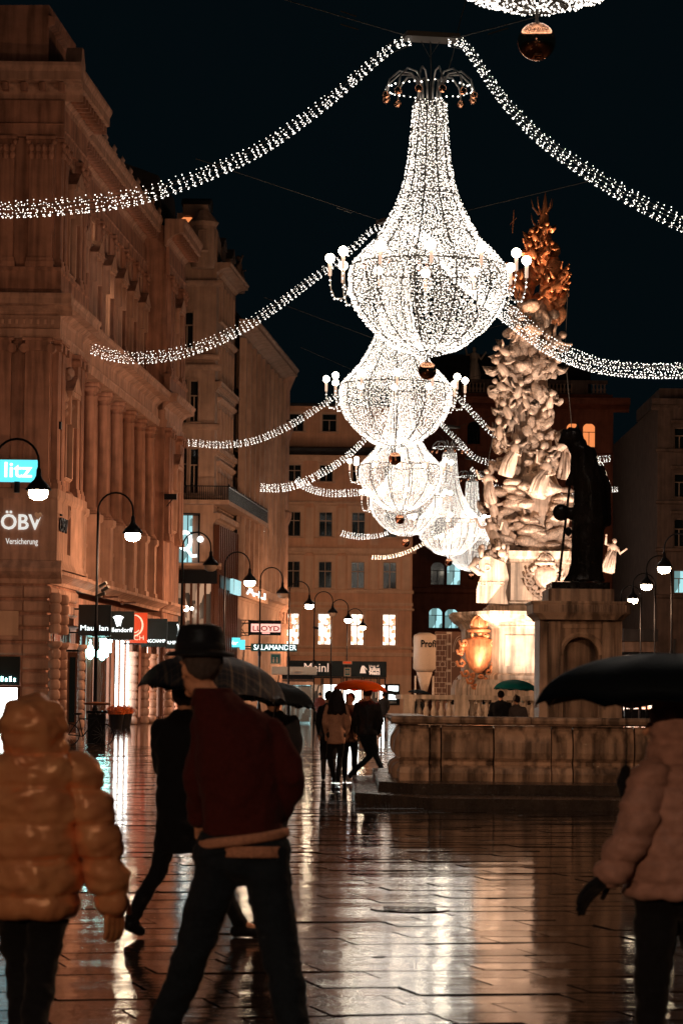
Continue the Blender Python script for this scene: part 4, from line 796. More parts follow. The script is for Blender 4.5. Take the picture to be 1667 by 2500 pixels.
# inscription panels
fz = YC0-2.6*1.0
PF = Frame((0, YC0-2.6), 0.0)
m = MB(PF).box(pcx-.62, pcx+.62, .001, .06, zb+.5, zB-.35); m.build('white_panel', 'marble', COLN)
q = MB(PF)
for k in range(18):
    z = zB-.4-k*.17; x = 0
    while x < .42: ww2 = random.uniform(.04, .13); q.box(pcx+1.0+x-.18, pcx+1.0+x-.18+ww2, .002, .02, z-.1, z); x += ww2+.04
q.build('inscription', 'letter', COLN)['kind'] = 'stuff'
# gilded coat of arms, lower left, and stone cartouche above
def cartouche(cxp, yp, z0, z1, mat, name, crown=True, hw=.5):
    rg = random.Random(int(z0*100)); m = MB(); h = z1-z0; zc_ = z0+h*.45
    m.loft([(cxp, yp, z0+h*.2, .12, .1), (cxp, yp, z0+h*.28, hw*.55, .2), (cxp, yp, z0+h*.42, hw*.8, .28), (cxp, yp, z0+h*.55, hw*.9, .3), (cxp, yp, z0+h*.66, hw*.8, .26), (cxp, yp, z0+h*.7, .2, .15)], 20)
    for sd in (-1, 1):
        for k, (dx, dz, rr) in enumerate(((.85, .62, .2), (1.05, .5, .16), (1.0, .34, .2), (.75, .2, .18), (.45, .1, .17), (.2, .02, .13))):
            c = Vector((cxp+sd*hw*dx, yp-.1, z0+h*dz)); m.tube([c+Vector((rr*(.2+.8*t/6)*math.cos(t*1.1)*sd, -.04*t/6, rr*(.2+.8*t/6)*math.sin(t*1.1))) for t in range(7)], .055, 6)
    if crown:
        zc2 = z0+h*.86; m.ball((cxp, yp-.1, zc2), (hw*.55, hw*.5, h*.12), 16, 12); m.tube([(cxp+hw*.6*math.cos(t), yp-.1+hw*.55*math.sin(t), zc2-h*.08) for t in np.linspace(0, 2*PI, 15)], .07, 6)
        for a in (-.35, 0, .35): m.tube([(cxp+a*hw*(1.3)*math.sin(t), yp-.1-hw*.52*math.sin(t), zc2+h*.125*math.cos(t)) for t in np.linspace(0, 1.7, 7)], .035, 5)
        m.ball((cxp, yp-.1, zc2+h*.15), .07, 8, 6)
    for k in range(26):
        a = rg.uniform(0, 2*PI); m.ball((cxp+hw*1.02*math.cos(a), yp-.12, zc_+h*.30*math.sin(a)), (.06+rg.random()*.07, .06, .06+rg.random()*.07), 6, 5)
    return m.build(name, mat, COLN, True)
ga = pcx-1.55; cartouche(ga, YC0-2.0, cz(1680, 2), cz(1502, 2.2), 'gold', 'gilded_arms', True, .62)
cartouche(cx(1318), YC0-2.05, cz(1458, 2), cz(1352, 2), 'cloud', 'stone_cartouche', True, .55)
# cloud pyramid: hidden core and individual cloud lobes
zt0, zt1 = zD, cz(745); xt0, xt1 = cx(1305), cx(1306)
m = MB(); m.loft([(xt0, YC0, zt0, 1.3, 1.2), (cx(1298), YC0, cz(1190), 1.0, .95), (cx(1298), YC0, cz(1150), .72, .7), (cx(1294), YC0, cz(1000), .66, .6), (cx(1292), YC0, cz(850), .45, .45), (cx(1303), YC0, cz(730), .4, .4)], 12); m.build('shaft', 'cloud', COLN, True)
def lobe(seed, knob=5):
    rg = random.Random(seed); bm_ = bmesh.new(); bmesh.ops.create_icosphere(bm_, subdivisions=3, radius=1)
    ks = [Vector((rg.uniform(-1, 1), rg.uniform(-1, 1), rg.uniform(-1, 1))).normalized() for _ in range(knob)]
    for v_ in bm_.verts:
        d = max((v_.co.normalized().dot(k) for k in ks)); v_.co *= .60+.42*max(0, d)**1.6+.05*mnoise.noise(v_.co*2.2+Vector((seed, 0, 0)))
    me = bpy.data.meshes.new('cloud'); bm_.to_mesh(me); bm_.free(); me.materials.append(M['cloud']); me.shade_smooth(); return me
lobes = [lobe(i, 8+i % 5) for i in range(8)]; glob = []
for me in lobes: c_ = me.copy(); c_.materials.clear(); c_.materials.append(M['gold']); c_.name = 'gilded_cloud'; glob.append(c_)
rg = random.Random(21)
def hw_at(y): return float(np.interp(y, [745, 800, 900, 1000, 1080, 1150, 1200, 1345], [50, 62, 66, 78, 92, 98, 112, 108]))/s_
def cxa(y): return cx(float(np.interp(y, [745, 900, 1050, 1345], [1300, 1298, 1296, 1300])))
WLc = wloc(COLN)
def cherub_mesh(name, mat, seed):
    rg_ = random.Random(seed); m = MB(); q = rg_.uniform
    m.loft([(0, 0, -.16, .07, .07), (0, 0, -.08, .11, .1), (0, -.01, .02, .1, .09), (0, 0, .12, .115, .085), (0, 0, .18, .05, .05), (0, 0, .21, .035, .035)], 12); m.ball((q(-.02, .02), -.01, .29), (.075, .085, .09), 12, 9); m.ball((0, .03, .31), (.085, .08, .085), 10, 7)
    for sd in (-1, 1):
        a, b_ = q(-.5, 1.0), q(-.3, .8); m.tube([(sd*.1, 0, .13), (sd*.2, -.06, .1+a*.1), (sd*(.26+q(0, .08)), -.1, .12+a*.22)], [.042, .034, .024], 7)
        m.tube([(sd*.05, 0, -.12), (sd*.12, -.1*b_-.04, -.24), (sd*.1, -.02, -.38+b_*.1), (sd*.11, -.08, -.41+b_*.1)], [.062, .05, .032, .022], 7)
        m.add([Vector((sd*.03, .07, .14)), Vector((sd*.3, .12, .36+q(-.1, .1))), Vector((sd*.34, .12, .18)), Vector((sd*.26, .11, .02)), Vector((sd*.05, .1, .0)), Vector((sd*.15, .15, .16))], [(0, 1, 5), (1, 2, 5), (2, 3, 5), (3, 4, 5), (4, 0, 5), (0, 4, 3, 2, 1)])
    return m.mesh(name, mat, True)
cher = [cherub_mesh('cherub', 'cloud', s) for s in range(5)]; gcher = [cherub_mesh('gilded_cherub', 'gold', s+9) for s in range(3)]
# clusters of cloud with cherubs: (pixel x, pixel y, radius px) measured along the ragged silhouette
CL = [(1262, 770, 30), (1300, 760, 34), (1330, 775, 24), (1345, 830, 22), (1258, 815, 26), (1290, 820, 30), (1320, 800, 24), (1245, 870, 28), (1280, 850, 36), (1325, 870, 30), (1240, 905, 26), (1270, 915, 32), (1310, 900, 30), (1340, 905, 26), (1235, 960, 30), (1270, 950, 24), (1300, 955, 30), (1330, 960, 26), (1228, 985, 22),
    (1225, 1045, 26), (1248, 1020, 20), (1335, 1020, 30), (1310, 1050, 26), (1300, 1085, 26), (1345, 1065, 22), (1215, 1090, 22), (1335, 1105, 24), (1215, 1135, 26), (1250, 1150, 22), (1360, 1140, 24), (1295, 1140, 24), (1385, 1110, 18)]
kk = 0
for (px, py, rp) in CL:
    R0 = rp/s_; sx = (px-1298)/95; dy = -math.sqrt(max(0.05, 1-sx*sx))*.75
    for q in range(8):
        a, b_ = rg.uniform(0, 2*PI), rg.uniform(-1, 1); rr = R0*rg.uniform(.2, .95); sc = R0*rg.uniform(.34, .66)
        c_ = P(px, py, YC0+dy); p = c_+Vector((rr*math.cos(a)*math.sqrt(1-b_*b_), rr*math.sin(a)*.7, rr*b_*.85))
        link('cloud', lobes[kk % 8], COLN, Matrix.Translation(p-WLc) @ Euler((rg.uniform(0, 6), rg.uniform(0, 6), rg.uniform(0, 6))).to_matrix().to_4x4() @ Matrix.Diagonal((sc*1.3, sc, sc*.75, 1))); kk += 1
for i, (x, y, h, tl) in enumerate([(1240, 1010, 1.3, -.5), (1342, 985, 1.2, .5), (1352, 838, 1.5, .8), (1228, 905, 1.4, -.7), (1345, 900, 1.2, .7), (1262, 960, 1.2, .3), (1285, 985, 1.1, 2.6), (1232, 860, 1.1, -1.2), (1262, 800, 1.1, .4), (1318, 1120, 1.5, .3), (1222, 1060, 1.5, -.2), (1370, 1090, 1.3, .9), (1248, 1100, 1.5, .2), (1232, 1290, 1.6, -.4), (1330, 1310, 1.3, .4), (1290, 1270, 1.2, -1.5), (1205, 1250, 1.5, -.3), (1380, 1270, 1.3, .3), (1225, 945, 1.1, -.9)]):
    link('cherub', cher[i % 5], COLN, Matrix.Translation(P(x, y, YC0-1.15)-WLc) @ Euler((rg.uniform(-.3, .3), tl, rg.uniform(-.9, .9))).to_matrix().to_4x4() @ Matrix.Scale(h*1.15, 4))
for i, (x, y, h, tl) in enumerate([(1352, 700, 1.6, .7), (1268, 700, 1.4, -.6), (1320, 660, 1.2, .3), (1300, 620, 1.2, -.4), (1335, 610, 1.1, .6), (1290, 740, 1.3, .2), (1330, 565, .9, .3), (1305, 580, .9, -.5)]):
    link('gilded_cherub', gcher[i % 3], COLN, Matrix.Translation(P(x, y, YC0-.85)-WLc) @ Euler((0, tl, rg.uniform(-1, 1))).to_matrix().to_4x4() @ Matrix.Scale(h*1.1, 4))
for k in range(44):   # rows of flatter clouds over the upper plinth
    y = 1180+rg.random()*165; a = rg.uniform(PI*1.15, PI*1.85); hw_ = 1.55; sc = rg.uniform(.22, .40)
    p = Vector((cx(1300)+hw_*math.cos(a)*.95, YC0+1.35*math.sin(a), cz(y)))
    link('cloud', lobes[k % 8], COLN, Matrix.Translation(p-WLc) @ Euler((rg.uniform(-.3, .3), rg.uniform(-.3, .3), rg.uniform(0, 6))).to_matrix().to_4x4() @ Matrix.Diagonal((sc*1.5, sc*1.2, sc*.62, 1)))
# gilded upper group
for k in range(84):
    y = rg.uniform(575, 770); hw_ = float(np.interp(y, [575, 620, 690, 730, 775], [8, 32, 70, 64, 46]))/s_; a = rg.uniform(0, 2*PI); sc = rg.uniform(.16, .42); rr = rg.uniform(.25, 1)*hw_
    p = Vector((cx(1312)+rr*math.cos(a), YC0+rr*math.sin(a)*.9, cz(y)))
    link('gilded_cloud', glob[k % 8], COLN, Matrix.Translation(p-WLc) @ Euler((rg.uniform(0, 6), rg.uniform(0, 6), 0)).to_matrix().to_4x4() @ Matrix.Diagonal((sc*1.2, sc, sc*.8, 1)))
m = MB(); m.loft([(cx(1322, 620), YC0, cz(640), .42, .36), (cx(1322, 620), YC0, cz(590), .34, .3), (cx(1326, 620), YC0, cz(545), .2, .2), (cx(1329, 600), YC0, cz(510), .12, .1), (cx(1330, 600), YC0, cz(468), .012, .012)], 9)
for k in range(16):
    a = rg.uniform(0, 2*PI); z = cz(rg.uniform(520, 640)); b0 = Vector((cx(1322, 620)+.12*math.cos(a), YC0+.12*math.sin(a), z)); m.tube([b0, b0+Vector((.22*math.cos(a), .22*math.sin(a), .28)), b0+Vector((.3*math.cos(a), .3*math.sin(a), .62))], [.05, .03, .008], 5)
m.build('finial', 'gold', COLN, True)
m = MB().tube([P(1250, 570, YC0), P(1252, 545, YC0), P(1254, 512, YC0)], [.02, .03, .012], 5); m.tube([P(1244, 548, YC0), P(1260, 532, YC0)], .012, 4); m.build('gilded_cross', 'gold', COLN)
# angels and figures
figs = [figure_mesh('angel', 'cloud', s) for s in range(6)]; gfig = []
for me in figs[:3]: c_ = me.copy(); c_.materials.clear(); c_.materials.append(M['gold']); gfig.append(c_)
rest_f = [(1232, 1170, 2.7, 1.3, .3), (1222, 1360, 2.6, 1.6, -.25), (1305, 1215, 2.7, 1.75, .25), (1385, 1180, 2.9, .9, .1), (1345, 1215, 2.3, 1.5, -.35), (1478, 1405, 2.4, .2, .25), (1195, 1240, 2.4, 1.2, -.2)]
for i, (x, y, h, fwd, tilt) in enumerate(rest_f):
    p = P(x, y-8, YC0-fwd); link('angel', figs[i % 6], COLN, Matrix.Translation(p-WLc) @ Euler((0, tilt, rg.uniform(-.8, .8))).to_matrix().to_4x4() @ Matrix.Diagonal((h*.62, h*.62, h*.56, 1)))
for x, y, h, tilt in ((1345, 700, 1.3, .9), (1275, 690, 1.2, -.6), (1320, 650, 1.1, .3), (1355, 640+60, 1.1, .5), (1330, 560+30, .9, .1), (1290, 630, .9, -.4)):
    link('gilded_angel', gfig[i % 3], COLN, Matrix.Translation(P(x, y, YC0-.7)-WLc) @ Euler((0, tilt, rg.uniform(-1, 1))).to_matrix().to_4x4() @ Matrix.Diagonal((h*.95, h*.95, h*.85, 1))); i += 1
# shield held by the left corner angel, with wings
m = MB(PF); sx0 = cx(1195, 1430)-.05; z0 = cz(1480, 2); sh_ = [(sx0-.55, z0+.1), (sx0+.6, z0+.05), (sx0+.5, z0+.5), (sx0+.62, z0+1.0), (sx0+.5, z0+1.55), (sx0+.1, z0+1.7), (sx0-.15, z0+1.85), (sx0-.5, z0+1.6), (sx0-.4, z0+1.1), (sx0-.55, z0+.6)]
m.poly(sh_, -.5, -.15); m.build('shield', 'marble', COLN)
for dx, txt, sz, dz in ((-.28, 'D', .34, 1.25), (-.5, 'REPPTIO', .2, .72)): text(COLN, 'lettering', txt, PF, sx0+dx, -.13, z0+dz, sz, 'letter', width=None if sz > .3 else .95)
m = MB()
for k in range(40): a = rg.uniform(0, 6.28); q = P(1200+rg.uniform(-32, 40), rg.uniform(1330, 1392), YC0-2.2+rg.uniform(-.2, .4)); m.ball(q, (rg.uniform(.08, .2), .14, rg.uniform(.08, .2)), 7, 6)
m.tube([P(1165, 1365, YC0-2.3), P(1150, 1385, YC0-2.4), P(1168, 1398, YC0-2.4), P(1195, 1400, YC0-2.3)], [.16, .13, .12, .1], 8); m.build('drapery', 'cloud', COLN, True)['kind'] = 'stuff'
# protective net, very thin wires round the column
m = MB()
for sd, xs_ in ((-1, [(1268, 700), (1215, 1000), (1158, 1300), (1150, 1390)]), (1, [(1385, 715), (1378, 860), (1392, 1010), (1400, 1120)])): m.tube([P(x, y, YC0-1) for x, y in xs_], .014, 4)
m.build('net_edge', 'cable', COLN)
# balustrade round the foot
BAL = thing('balustrade', (col0.x, col0.y, 0), 'low carved stone balustrade surrounding the foot of the column', 'balustrade'); YB = 104
BF = Frame((0, YB), 0.0); bt = BF.pix(1100, 1697)[1]; b0_, b1_ = BF.S(985), BF.S(1470)
MB(BF).box(b0_-.1, b1_, -.25, .15, bt-.16, bt).build('rail', 'marble', BAL); MB(BF).box(b0_-.1, b1_, -.3, .2, 0, .8).build('plinth', 'marble', BAL)
MB(BF).box(b0_-.1, b0_+.25, -10, -.26, bt-.16, bt).build('rail', 'marble', BAL); MB(BF).box(b0_-.1, b0_+.25, -10, -.31, 0, .8).build('plinth', 'marble', BAL)
bm2 = baluster_mesh(bt-.16-.8, .13, 'marble'); blocks = [(985, 1012), (1108, 1142), (1212, 1232), (1330, 1352), (1450, 1470)]
for a, b_ in blocks: MB(BF).box(BF.S(a), BF.S(b_), -.27, .17, .8, bt-.16).build('pier', 'marble', BAL)
for px in np.arange(1022, 1448, 18.5):
    if any(a-9 < px < b_+9 for a, b_ in blocks): continue
    link('baluster', bm2, BAL, BF.mat(BF.S(px), -.05, .8, wloc(BAL)))
# floodlights on the balustrade plinth
def flood(x, y, z, tx, ty, tz, power, size, lab, col=(1, .74, .56), blend=.6, ang=70):
    t = thing('floodlight', (x, y, z), lab, 'floodlight', 'small floodlights aimed at the column'); d = (Vector((tx, ty, tz))-Vector((x, y, z))).normalized()
    m = MB().box(-.16, .16, -.1, .1, .02, .22); m.box(-.05, .05, -.05, .05, 0, .02); m.build('housing', 'dark', t, local=True)
    ld = bpy.data.lights.new('beam', 'SPOT'); ld.energy = power; ld.color = col; ld.spot_size = R(ang); ld.spot_blend = blend; ld.shadow_soft_size = .1
    lo = link('beam', ld, t); lo.rotation_euler = d.to_track_quat('-Z', 'Y').to_euler(); lo.location = Vector((0, 0, .24))+d*.15; return t
flood(pcx+.2, YB+.8, 1.35, pcx+.2, YC0-2, 5.5, 750, .2, 'small black floodlight below the white inscription panel', ang=80)
flood(pcx+3.0, YB+.9, 1.35, cx(1300), YC0, 8.5, 5000, .2, 'small black floodlight at the right of the column foot', ang=60)
flood(pcx-2.6, YB+.9, 1.35, cx(1290), YC0, 13, 5000, .2, 'small black floodlight at the left of the column foot', (1, .76, .56), ang=50)
flood(pcx+1.2, YB-.6, .1, cx(1310), YC0, 16.5, 60000, .2, 'small black floodlight in front of the balustrade', (1, .55, .3), ang=22)
flood(pcx+4.2, 90, .0, cx(1300), YC0, 8.2, 21000, .2, 'black floodlight on the paving behind the fountain', ang=36)
flood(pcx-1.4, YB+.7, 1.35, ga, YC0-2, 4.5, 900, .2, 'small black floodlight below the gilded arms', (1, .62, .4), ang=60)
# ------------------------------------------------------------------ fountain
FX = 4.05; FY = 46.3; FO = thing('fountain', (FX, FY+3.5, 0), 'long weathered stone fountain basin on dark steps with a pedestal in the middle', 'fountain')
FF = Frame((0, FY), 0.0); fx0, fx1 = .95, 7.15; rim = FF.pix(1200, 1750)[1]; zb_ = .30
def stepp(x0, x1, y0, y1, z0, z1, ch, name):
    m = MB(); pl = [(x0, y1), (x0, y0+ch), (x0+ch*.5, y0), (x1-ch*.5, y0), (x1, y0+ch), (x1, y1)]
    vs = [Vector((x, y, z)) for z in (z0, z1) for x, y in pl]; n = 6
    m.add(vs, [(i, (i+1) % n, n+(i+1) % n, n+i) for i in range(n)]+[tuple(range(n))[::-1], tuple(range(n, 2*n))]); return m.build(name, 'step', FO)
stepp(.25, 7.9, 42.6, 54.6, -.04, .15, 2.2, 'step'); stepp(.62, 7.5, 44.6, 54.2, .151, .30, 1.0, 'step')
H_ = rim-zb_
def bodyprof(z0, h, d):  # ogee body
    return [(-.3, z0), (d, z0), (d+.02, z0+h*.12), (d-.02, z0+h*.2), (d-.12, z0+h*.26), (d-.12, z0+h*.30), (d-.05, z0+h*.36), (d-.02, z0+h*.45), (d-.03, z0+h*.6), (d-.10, z0+h*.74), (d-.17, z0+h*.82), (d-.17, z0+h*.86), (-.3, z0+h*.86)]
segs = [(fx0, 1.42, .10), (1.43, 1.60, .02), (1.61, 2.42, .07), (2.43, 3.32, .16), (3.33, 3.66, .04), (3.67, 4.62, .07), (4.63, 5.5, .16), (5.51, 6.4, .07), (6.41, fx1, .10)]
for a, b_, d in segs:
    MB(FF).prof(a, b_-.012, bodyprof(zb_, H_, d)).build('basin_panel', 'basin', FO)
SFL = Frame((fx0, FY+7), -PI/2)  # left side, outward -X
for k in range(5): MB(SFL).prof(k*1.4+.02, (k+1)*1.4-.01 if k < 4 else 7.0-.3, bodyprof(zb_, H_, .08 if k % 2 else .0)).build('basin_panel', 'basin', FO)
MB(FF).box(fx0+.2, fx1-.2, -6.8, -.29, zb_, zb_+H_*.5).build('basin_floor', 'step', FO)
x = fx0-.14
for b_ in (1.9, 3.0, 4.15, 5.3, 6.4, fx1+.14): MB(FF).prof(x, b_-.008, [(-.45, rim-.13), (.08, rim-.13), (.14, rim-.1), (.16, rim-.05), (.15, rim-.015), (.12, rim), (-.45, rim)]).build('rim_stone', 'basin', FO); x = b_
MB(SFL).prof(0, 6.55, [(-.45, rim-.13), (.06, rim-.13), (.13, rim-.05), (.1, rim-.002), (-.45, rim-.002)]).build('rim_stone', 'basin', FO)
MB(FF).box(fx0+.2, fx1-.2, -6.7, -.46, zb_+H_*.5, zb_+H_*.82).build('water', 'slab', FO)
# pedestal
PY = 49.6; PE = Frame((0, PY), 0.0)
def pz(y): return PE.pix(1420, y)[1]
def px_(x, y=1550): return PE.pix(x, y)[0]
pm = px_(1417); w1, w2 = (px_(1517)-px_(1316))/2, (px_(1535, 1490)-px_(1297, 1490))/2
m = MB(PE); c_w = (px_(1464)-px_(1378))/2; nz = pz(1600); nt_ = pz(1556)
m.box(pm-w1, pm-c_w, -1.3, 0, 0, pz(1514)); m.box(pm+c_w, pm+w1, -1.3, 0, 0, pz(1514)); m.box(pm-c_w+.001, pm+c_w-.001, -1.3, -.5, 0, pz(1514))
cen = nt_-c_w; pl = [(pm-c_w*math.cos(PI*k/14), cen+c_w*math.sin(PI*k/14)) for k in range(15)]; m.poly(pl+[(pm+c_w, pz(1514)), (pm-c_w, pz(1514))], -.5, 0); m.build('pedestal', 'basin', FO)
m = MB(PE); m.tube([PE.pt(pm-(c_w+.05)*math.cos(PI*k/14), .02, cen+(c_w+.05)*math.sin(PI*k/14)) for k in range(15)], .05, 6); m.build('niche_moulding', 'basin', FO)
for q in (-1, 1): MB(PE).box(pm+q*(w1-.24)-.1, pm+q*(w1-.24)+.1, .0, .09, 1.6, pz(1518)).build('pedestal_strip', 'basin', FO)
MB(PE).box(pm-c_w-.15, pm+c_w+.15, .001, .03, pz(1534), pz(1524)).build('pedestal_panel', 'basin', FO)
def chamf(w, d, ch, rs, name, mat='basin'):
    m = MB(); vs = []; fs = []
    for k, z in rs:
        ww_2 = w*k; dd = d*k
        vs += [PE.pt(pm+a, o, z) for a, o in ((-ww_2, -1.5), (-ww_2, dd-ch), (-ww_2+ch, dd), (ww_2-ch, dd), (ww_2, dd-ch), (ww_2, -1.5))]
    for i in range(len(rs)-1):
        for k in range(6): fs.append((i*6+k, i*6+(k+1) % 6, (i+1)*6+(k+1) % 6, (i+1)*6+k))
    fs.append(tuple(range(6))[::-1]); fs.append(tuple((len(rs)-1)*6+k for k in range(6))); m.add(vs, fs); return m.build(name, mat, FO)
a0_, a1_ = pz(1514), pz(1469); hh = a1_-a0_
chamf(w2, .3, .12, [(.86, a0_), (.9, a0_+hh*.15), (.97, a0_+hh*.3), (1, a0_+hh*.35), (1, a0_+hh*.85), (1.03, a0_+hh*.9), (1.03, a1_)], 'pedestal_cornice')
for k in range(34): t_ = pm-w2+.1+k*(2*w2-.2)/33; MB(PE).box(t_-.015, t_+.015, .30, .325, a0_+hh*.42, a0_+hh*.8).build('dentil', 'basin', FO)
chamf((px_(1499, 1450)-px_(1339, 1450))/2, .1, .05, [(1, a1_), (1, pz(1438))], 'pedestal_top'); chamf((px_(1490, 1430)-px_(1348, 1430))/2, 0.0, .05, [(1.0, pz(1438)), (1.0, pz(1421))], 'statue_base', 'bronze')
# statue
ST = thing('statue', (PE.pt(pm, -.6, pz(1421))), 'dark bronze robed saint with staff and child standing on the fountain pedestal', 'statue')
def sp(x, y): return P(x, y, PY+.62)
def zoomp(u, v_): return sp(1290+u*.2126, 1000+v_*.2126)
class Blob(MB):
    def cap(s, p0, p1, r0, r1, n=12):
        p0, p1 = Vector(p0), Vector(p1); d = (p1-p0); L_ = d.length or 1e-4; d /= L_; pr = []; ps = []
        for a in (80, 60, 35, 10): ps.append(p0-d*r0*math.sin(R(a))); pr.append(r0*math.cos(R(a)))
        for a in (-10, 10): pass
        for a in (10, 35, 60, 80): ps.append(p1+d*r1*math.sin(R(a))); pr.append(r1*math.cos(R(a)))
        return s.tube(ps, pr, n)
    def chain(s, pts, rs, n=12):
        for i in range(len(pts)-1): s.cap(pts[i], pts[i+1], rs[i], rs[i+1], n)
        return s
    def remesh(s, name, mat, parent, vox=.02, smooth=3, disp=None, local=True):
        off = Vector((0, 0, 0)) if local else wloc(parent)
        me = s.mesh('tmp', None, False, off); bm_ = bmesh.new(); bm_.from_mesh(me); bmesh.ops.recalc_face_normals(bm_, faces=bm_.faces); bm_.to_mesh(me); bm_.free()
        ob = bpy.data.objects.new('tmp', me); COL.objects.link(ob)
        md = ob.modifiers.new('r', 'REMESH'); md.mode = 'VOXEL'; md.voxel_size = vox; sm = ob.modifiers.new('s', 'SMOOTH'); sm.iterations = smooth; sm.factor = .5
        dg = bpy.context.evaluated_depsgraph_get(); dg.update(); out = bpy.data.meshes.new_from_object(ob.evaluated_get(dg)); bpy.data.objects.remove(ob)
        if disp:
            nn = [v.normal.copy() for v in out.vertices]
            for v, n_ in zip(out.vertices, nn): v.co += n_*disp(v.co, n_)
        out.name = name; out.materials.clear(); out.materials.append(M[mat] if isinstance(mat, str) else mat); out.shade_smooth(); out.update()
        return link(name, out, parent)
S_ = Blob(); rr_ = []; V_ = Vector
prof_s = [(400, 880, 1972), (455, 855, 1900), (488, 850, 1750), (492, 855, 1550), (488, 868, 1400), (492, 905, 1300), (500, 905, 1180), (512, 900, 1050), (520, 892, 930), (500, 885, 840), (482, 840, 740), (482, 800, 620), (484, 785, 500), (440, 760, 440), (425, 640, 400)]
for x0, x1, y in prof_s: c = zoomp((x0+x1)/2, y); hw_ = (x1-x0)*.2126/2/(7200/(PY+.6)); rr_.append((c.x, c.y, c.z, hw_, min(hw_*.8, .36), .018, 5))
S_.loft(rr_, 40)
def zc_(u, v_, r): q = zoomp(u, v_); S_.ball(q, r*.2126/145, 14, 10)
zc_(440, 320, 92); zc_(480, 270, 70); zc_(385, 350, 52); zc_(355, 372, 30); zc_(395, 240, 24); zc_(520, 330, 120); zc_(560, 420, 120)
S_.chain([zoomp(560, 110), zoomp(565, 260)], [.006, .05], 8)
S_.chain([zoomp(820, 700), zoomp(895, 870), zoomp(915, 1310), zoomp(880, 1340)], [.09, .06, .04, .03], 8)
S_.chain([zoomp(600, 700), zoomp(470, 830), zoomp(450, 850)], [.14, .07, .05], 8)
for u, v_ in ((440, 850), (455, 800), (470, 770)): S_.chain([zoomp(480, v_), zoomp(u, v_)], [.03, .018], 6)
S_.remesh('robed_body', 'bronze', ST, .022, 2, lambda c, n: .014*mnoise.noise(V_((c.x*16, c.y*16, c.z*2.2)))+.02*mnoise.noise(V_((c.x*6, c.y*6, c.z*1.4))), local=False)
m = MB(); m.ball(zoomp(370, 1182), 98*.2126/145, 18, 14); m.tube([zoomp(430, 1180), zoomp(520, 1200)], [.09, .12], 8); m.ball(zoomp(455, 1400), (.06, .06, .08)); m.build('child_head', 'bronze', ST, True)
MB().tube([zoomp(470, 870), zoomp(405, 1430), zoomp(345, 1972)], .022, 8).build('staff', 'bronze', ST)
# ------------------------------------------------------------------ shop signs hanging from the palace
def sign(px0, px1, y0, y1, Y, name, label, mat, depth=.22):
    f = Frame((0, Y), 0.0); a, zt_ = f.pix(px0, y0); b_, zb2 = f.pix(px1, y1)
    t = thing(name, ((a+b_)/2, Y, (zb2+zt_)/2), label, 'sign'); MB(f).box(a, b_, -depth, 0, zb2, zt_).build('panel', mat, t)
    m = MB(f)
    for z in (zb2+.15, zt_-.2): m.tube([f.pt(a, -depth/2, z), f.pt(a-.9, -depth/2, z)], .04, 5)
    m.build('bracket', 'dark', t); return t, f, a, b_, zb2, zt_
t, f, a, b_, z0, z1 = sign(193, 271, 1476, 1553, 134, 'shop_sign', 'square black hanging sign with glowing white name line, first of the row', 'signblack')
text(t, 'lettering', 'Maublan', f, a+.1, .02, z0+.25, .34, 'white', width=(b_-a)-.22, bold=.0)
t, f, a, b_, z0, z1 = sign(262, 327, 1492, 1562, 139, 'shop_sign', 'black hanging sign with a white tulip shaped crest above the name', 'signblack')
text(t, 'lettering', 'llendorff', f, a+.25, .02, z0+.36, .3, 'white', width=(b_-a)-.3)
cxx = (a+b_)/2-.1; m = MB(f).poly([(cxx-.26, z1-.28), (cxx-.1, z1-.2), (cxx+.1, z1-.2), (cxx+.26, z1-.28), (cxx+.18, z1-.38), (cxx+.1, z1-.72), (cxx+.05, z1-.6), (cxx, z1-.72), (cxx-.07, z1-.72), (cxx-.18, z1-.38)], .01, .04); m.build('tulip_crest', 'white', t)
t, f, a, b_, z0, z1 = sign(318, 359, 1496, 1570, 142, 'shop_sign', 'red hanging sign with a white ring, behind the tulip sign', 'redsign')
text(t, 'lettering', 'ICH', f, a+.12, .02, z0+.14, .32, 'peach', width=.56)
m = MB(f); cc = (a+.2, z1-.6); m.tube([f.pt(cc[0]+.42*math.cos(q), .03, cc[1]+.5*math.sin(q)) for q in np.linspace(-1.5, 1.5, 14)], [.03+.02*math.sin(PI*k/13) for k in range(14)], 6); m.tube([f.pt(a+.06, .03, z0+.52), f.pt(a+.3, .03, z0+.5), f.pt(a+.46, .03, z0+.62)], .025, 5); m.build('ring_emblem', 'peach', t)
t, f, a, b_, z0, z1 = sign(346, 408, 1510, 1580, 146, 'shop_sign', 'dark teal hanging sign with small white capitals along its lower edge', 'signblack')
text(t, 'lettering', 'LONGCHAMP', f, a+.0, .02, z0+.22, .24, 'white', width=(b_-a)-.08)
t, f, a, b_, z0, z1 = sign(405, 436, 1517, 1584, 150, 'shop_sign', 'narrow dark sign with white letters and a curved mark, last of the palace row', 'signblack')
text(t, 'lettering', 'AMP', f, a+.05, .02, z0+.22, .26, 'white', width=.5)
MB(f).tube([f.pt(b_-.1+.1*math.sin(q), .03, z0+.95+.3*math.cos(q)) for q in np.linspace(.2, 2.9, 9)], .035, 5).build('curved_mark', 'white', t)
# cyan sign at left edge
t, f, a, b_, z0, z1 = sign(-95, 91, 1121, 1176, 118, 'light_box_sign', 'glowing cyan light box at the left edge ending in the letters litz', 'cyan', .35)
text(t, 'lettering', 'litz', f, f.S(2), .03, z0+.18, .86, 'white', width=f.S(70)-f.S(2), bold=.01)
MB(f).tube([f.pt(f.S(32), -.1, z0), f.pt(f.S(32), -.1, z0-.45)], .12, 8).build('post', 'dark', t)
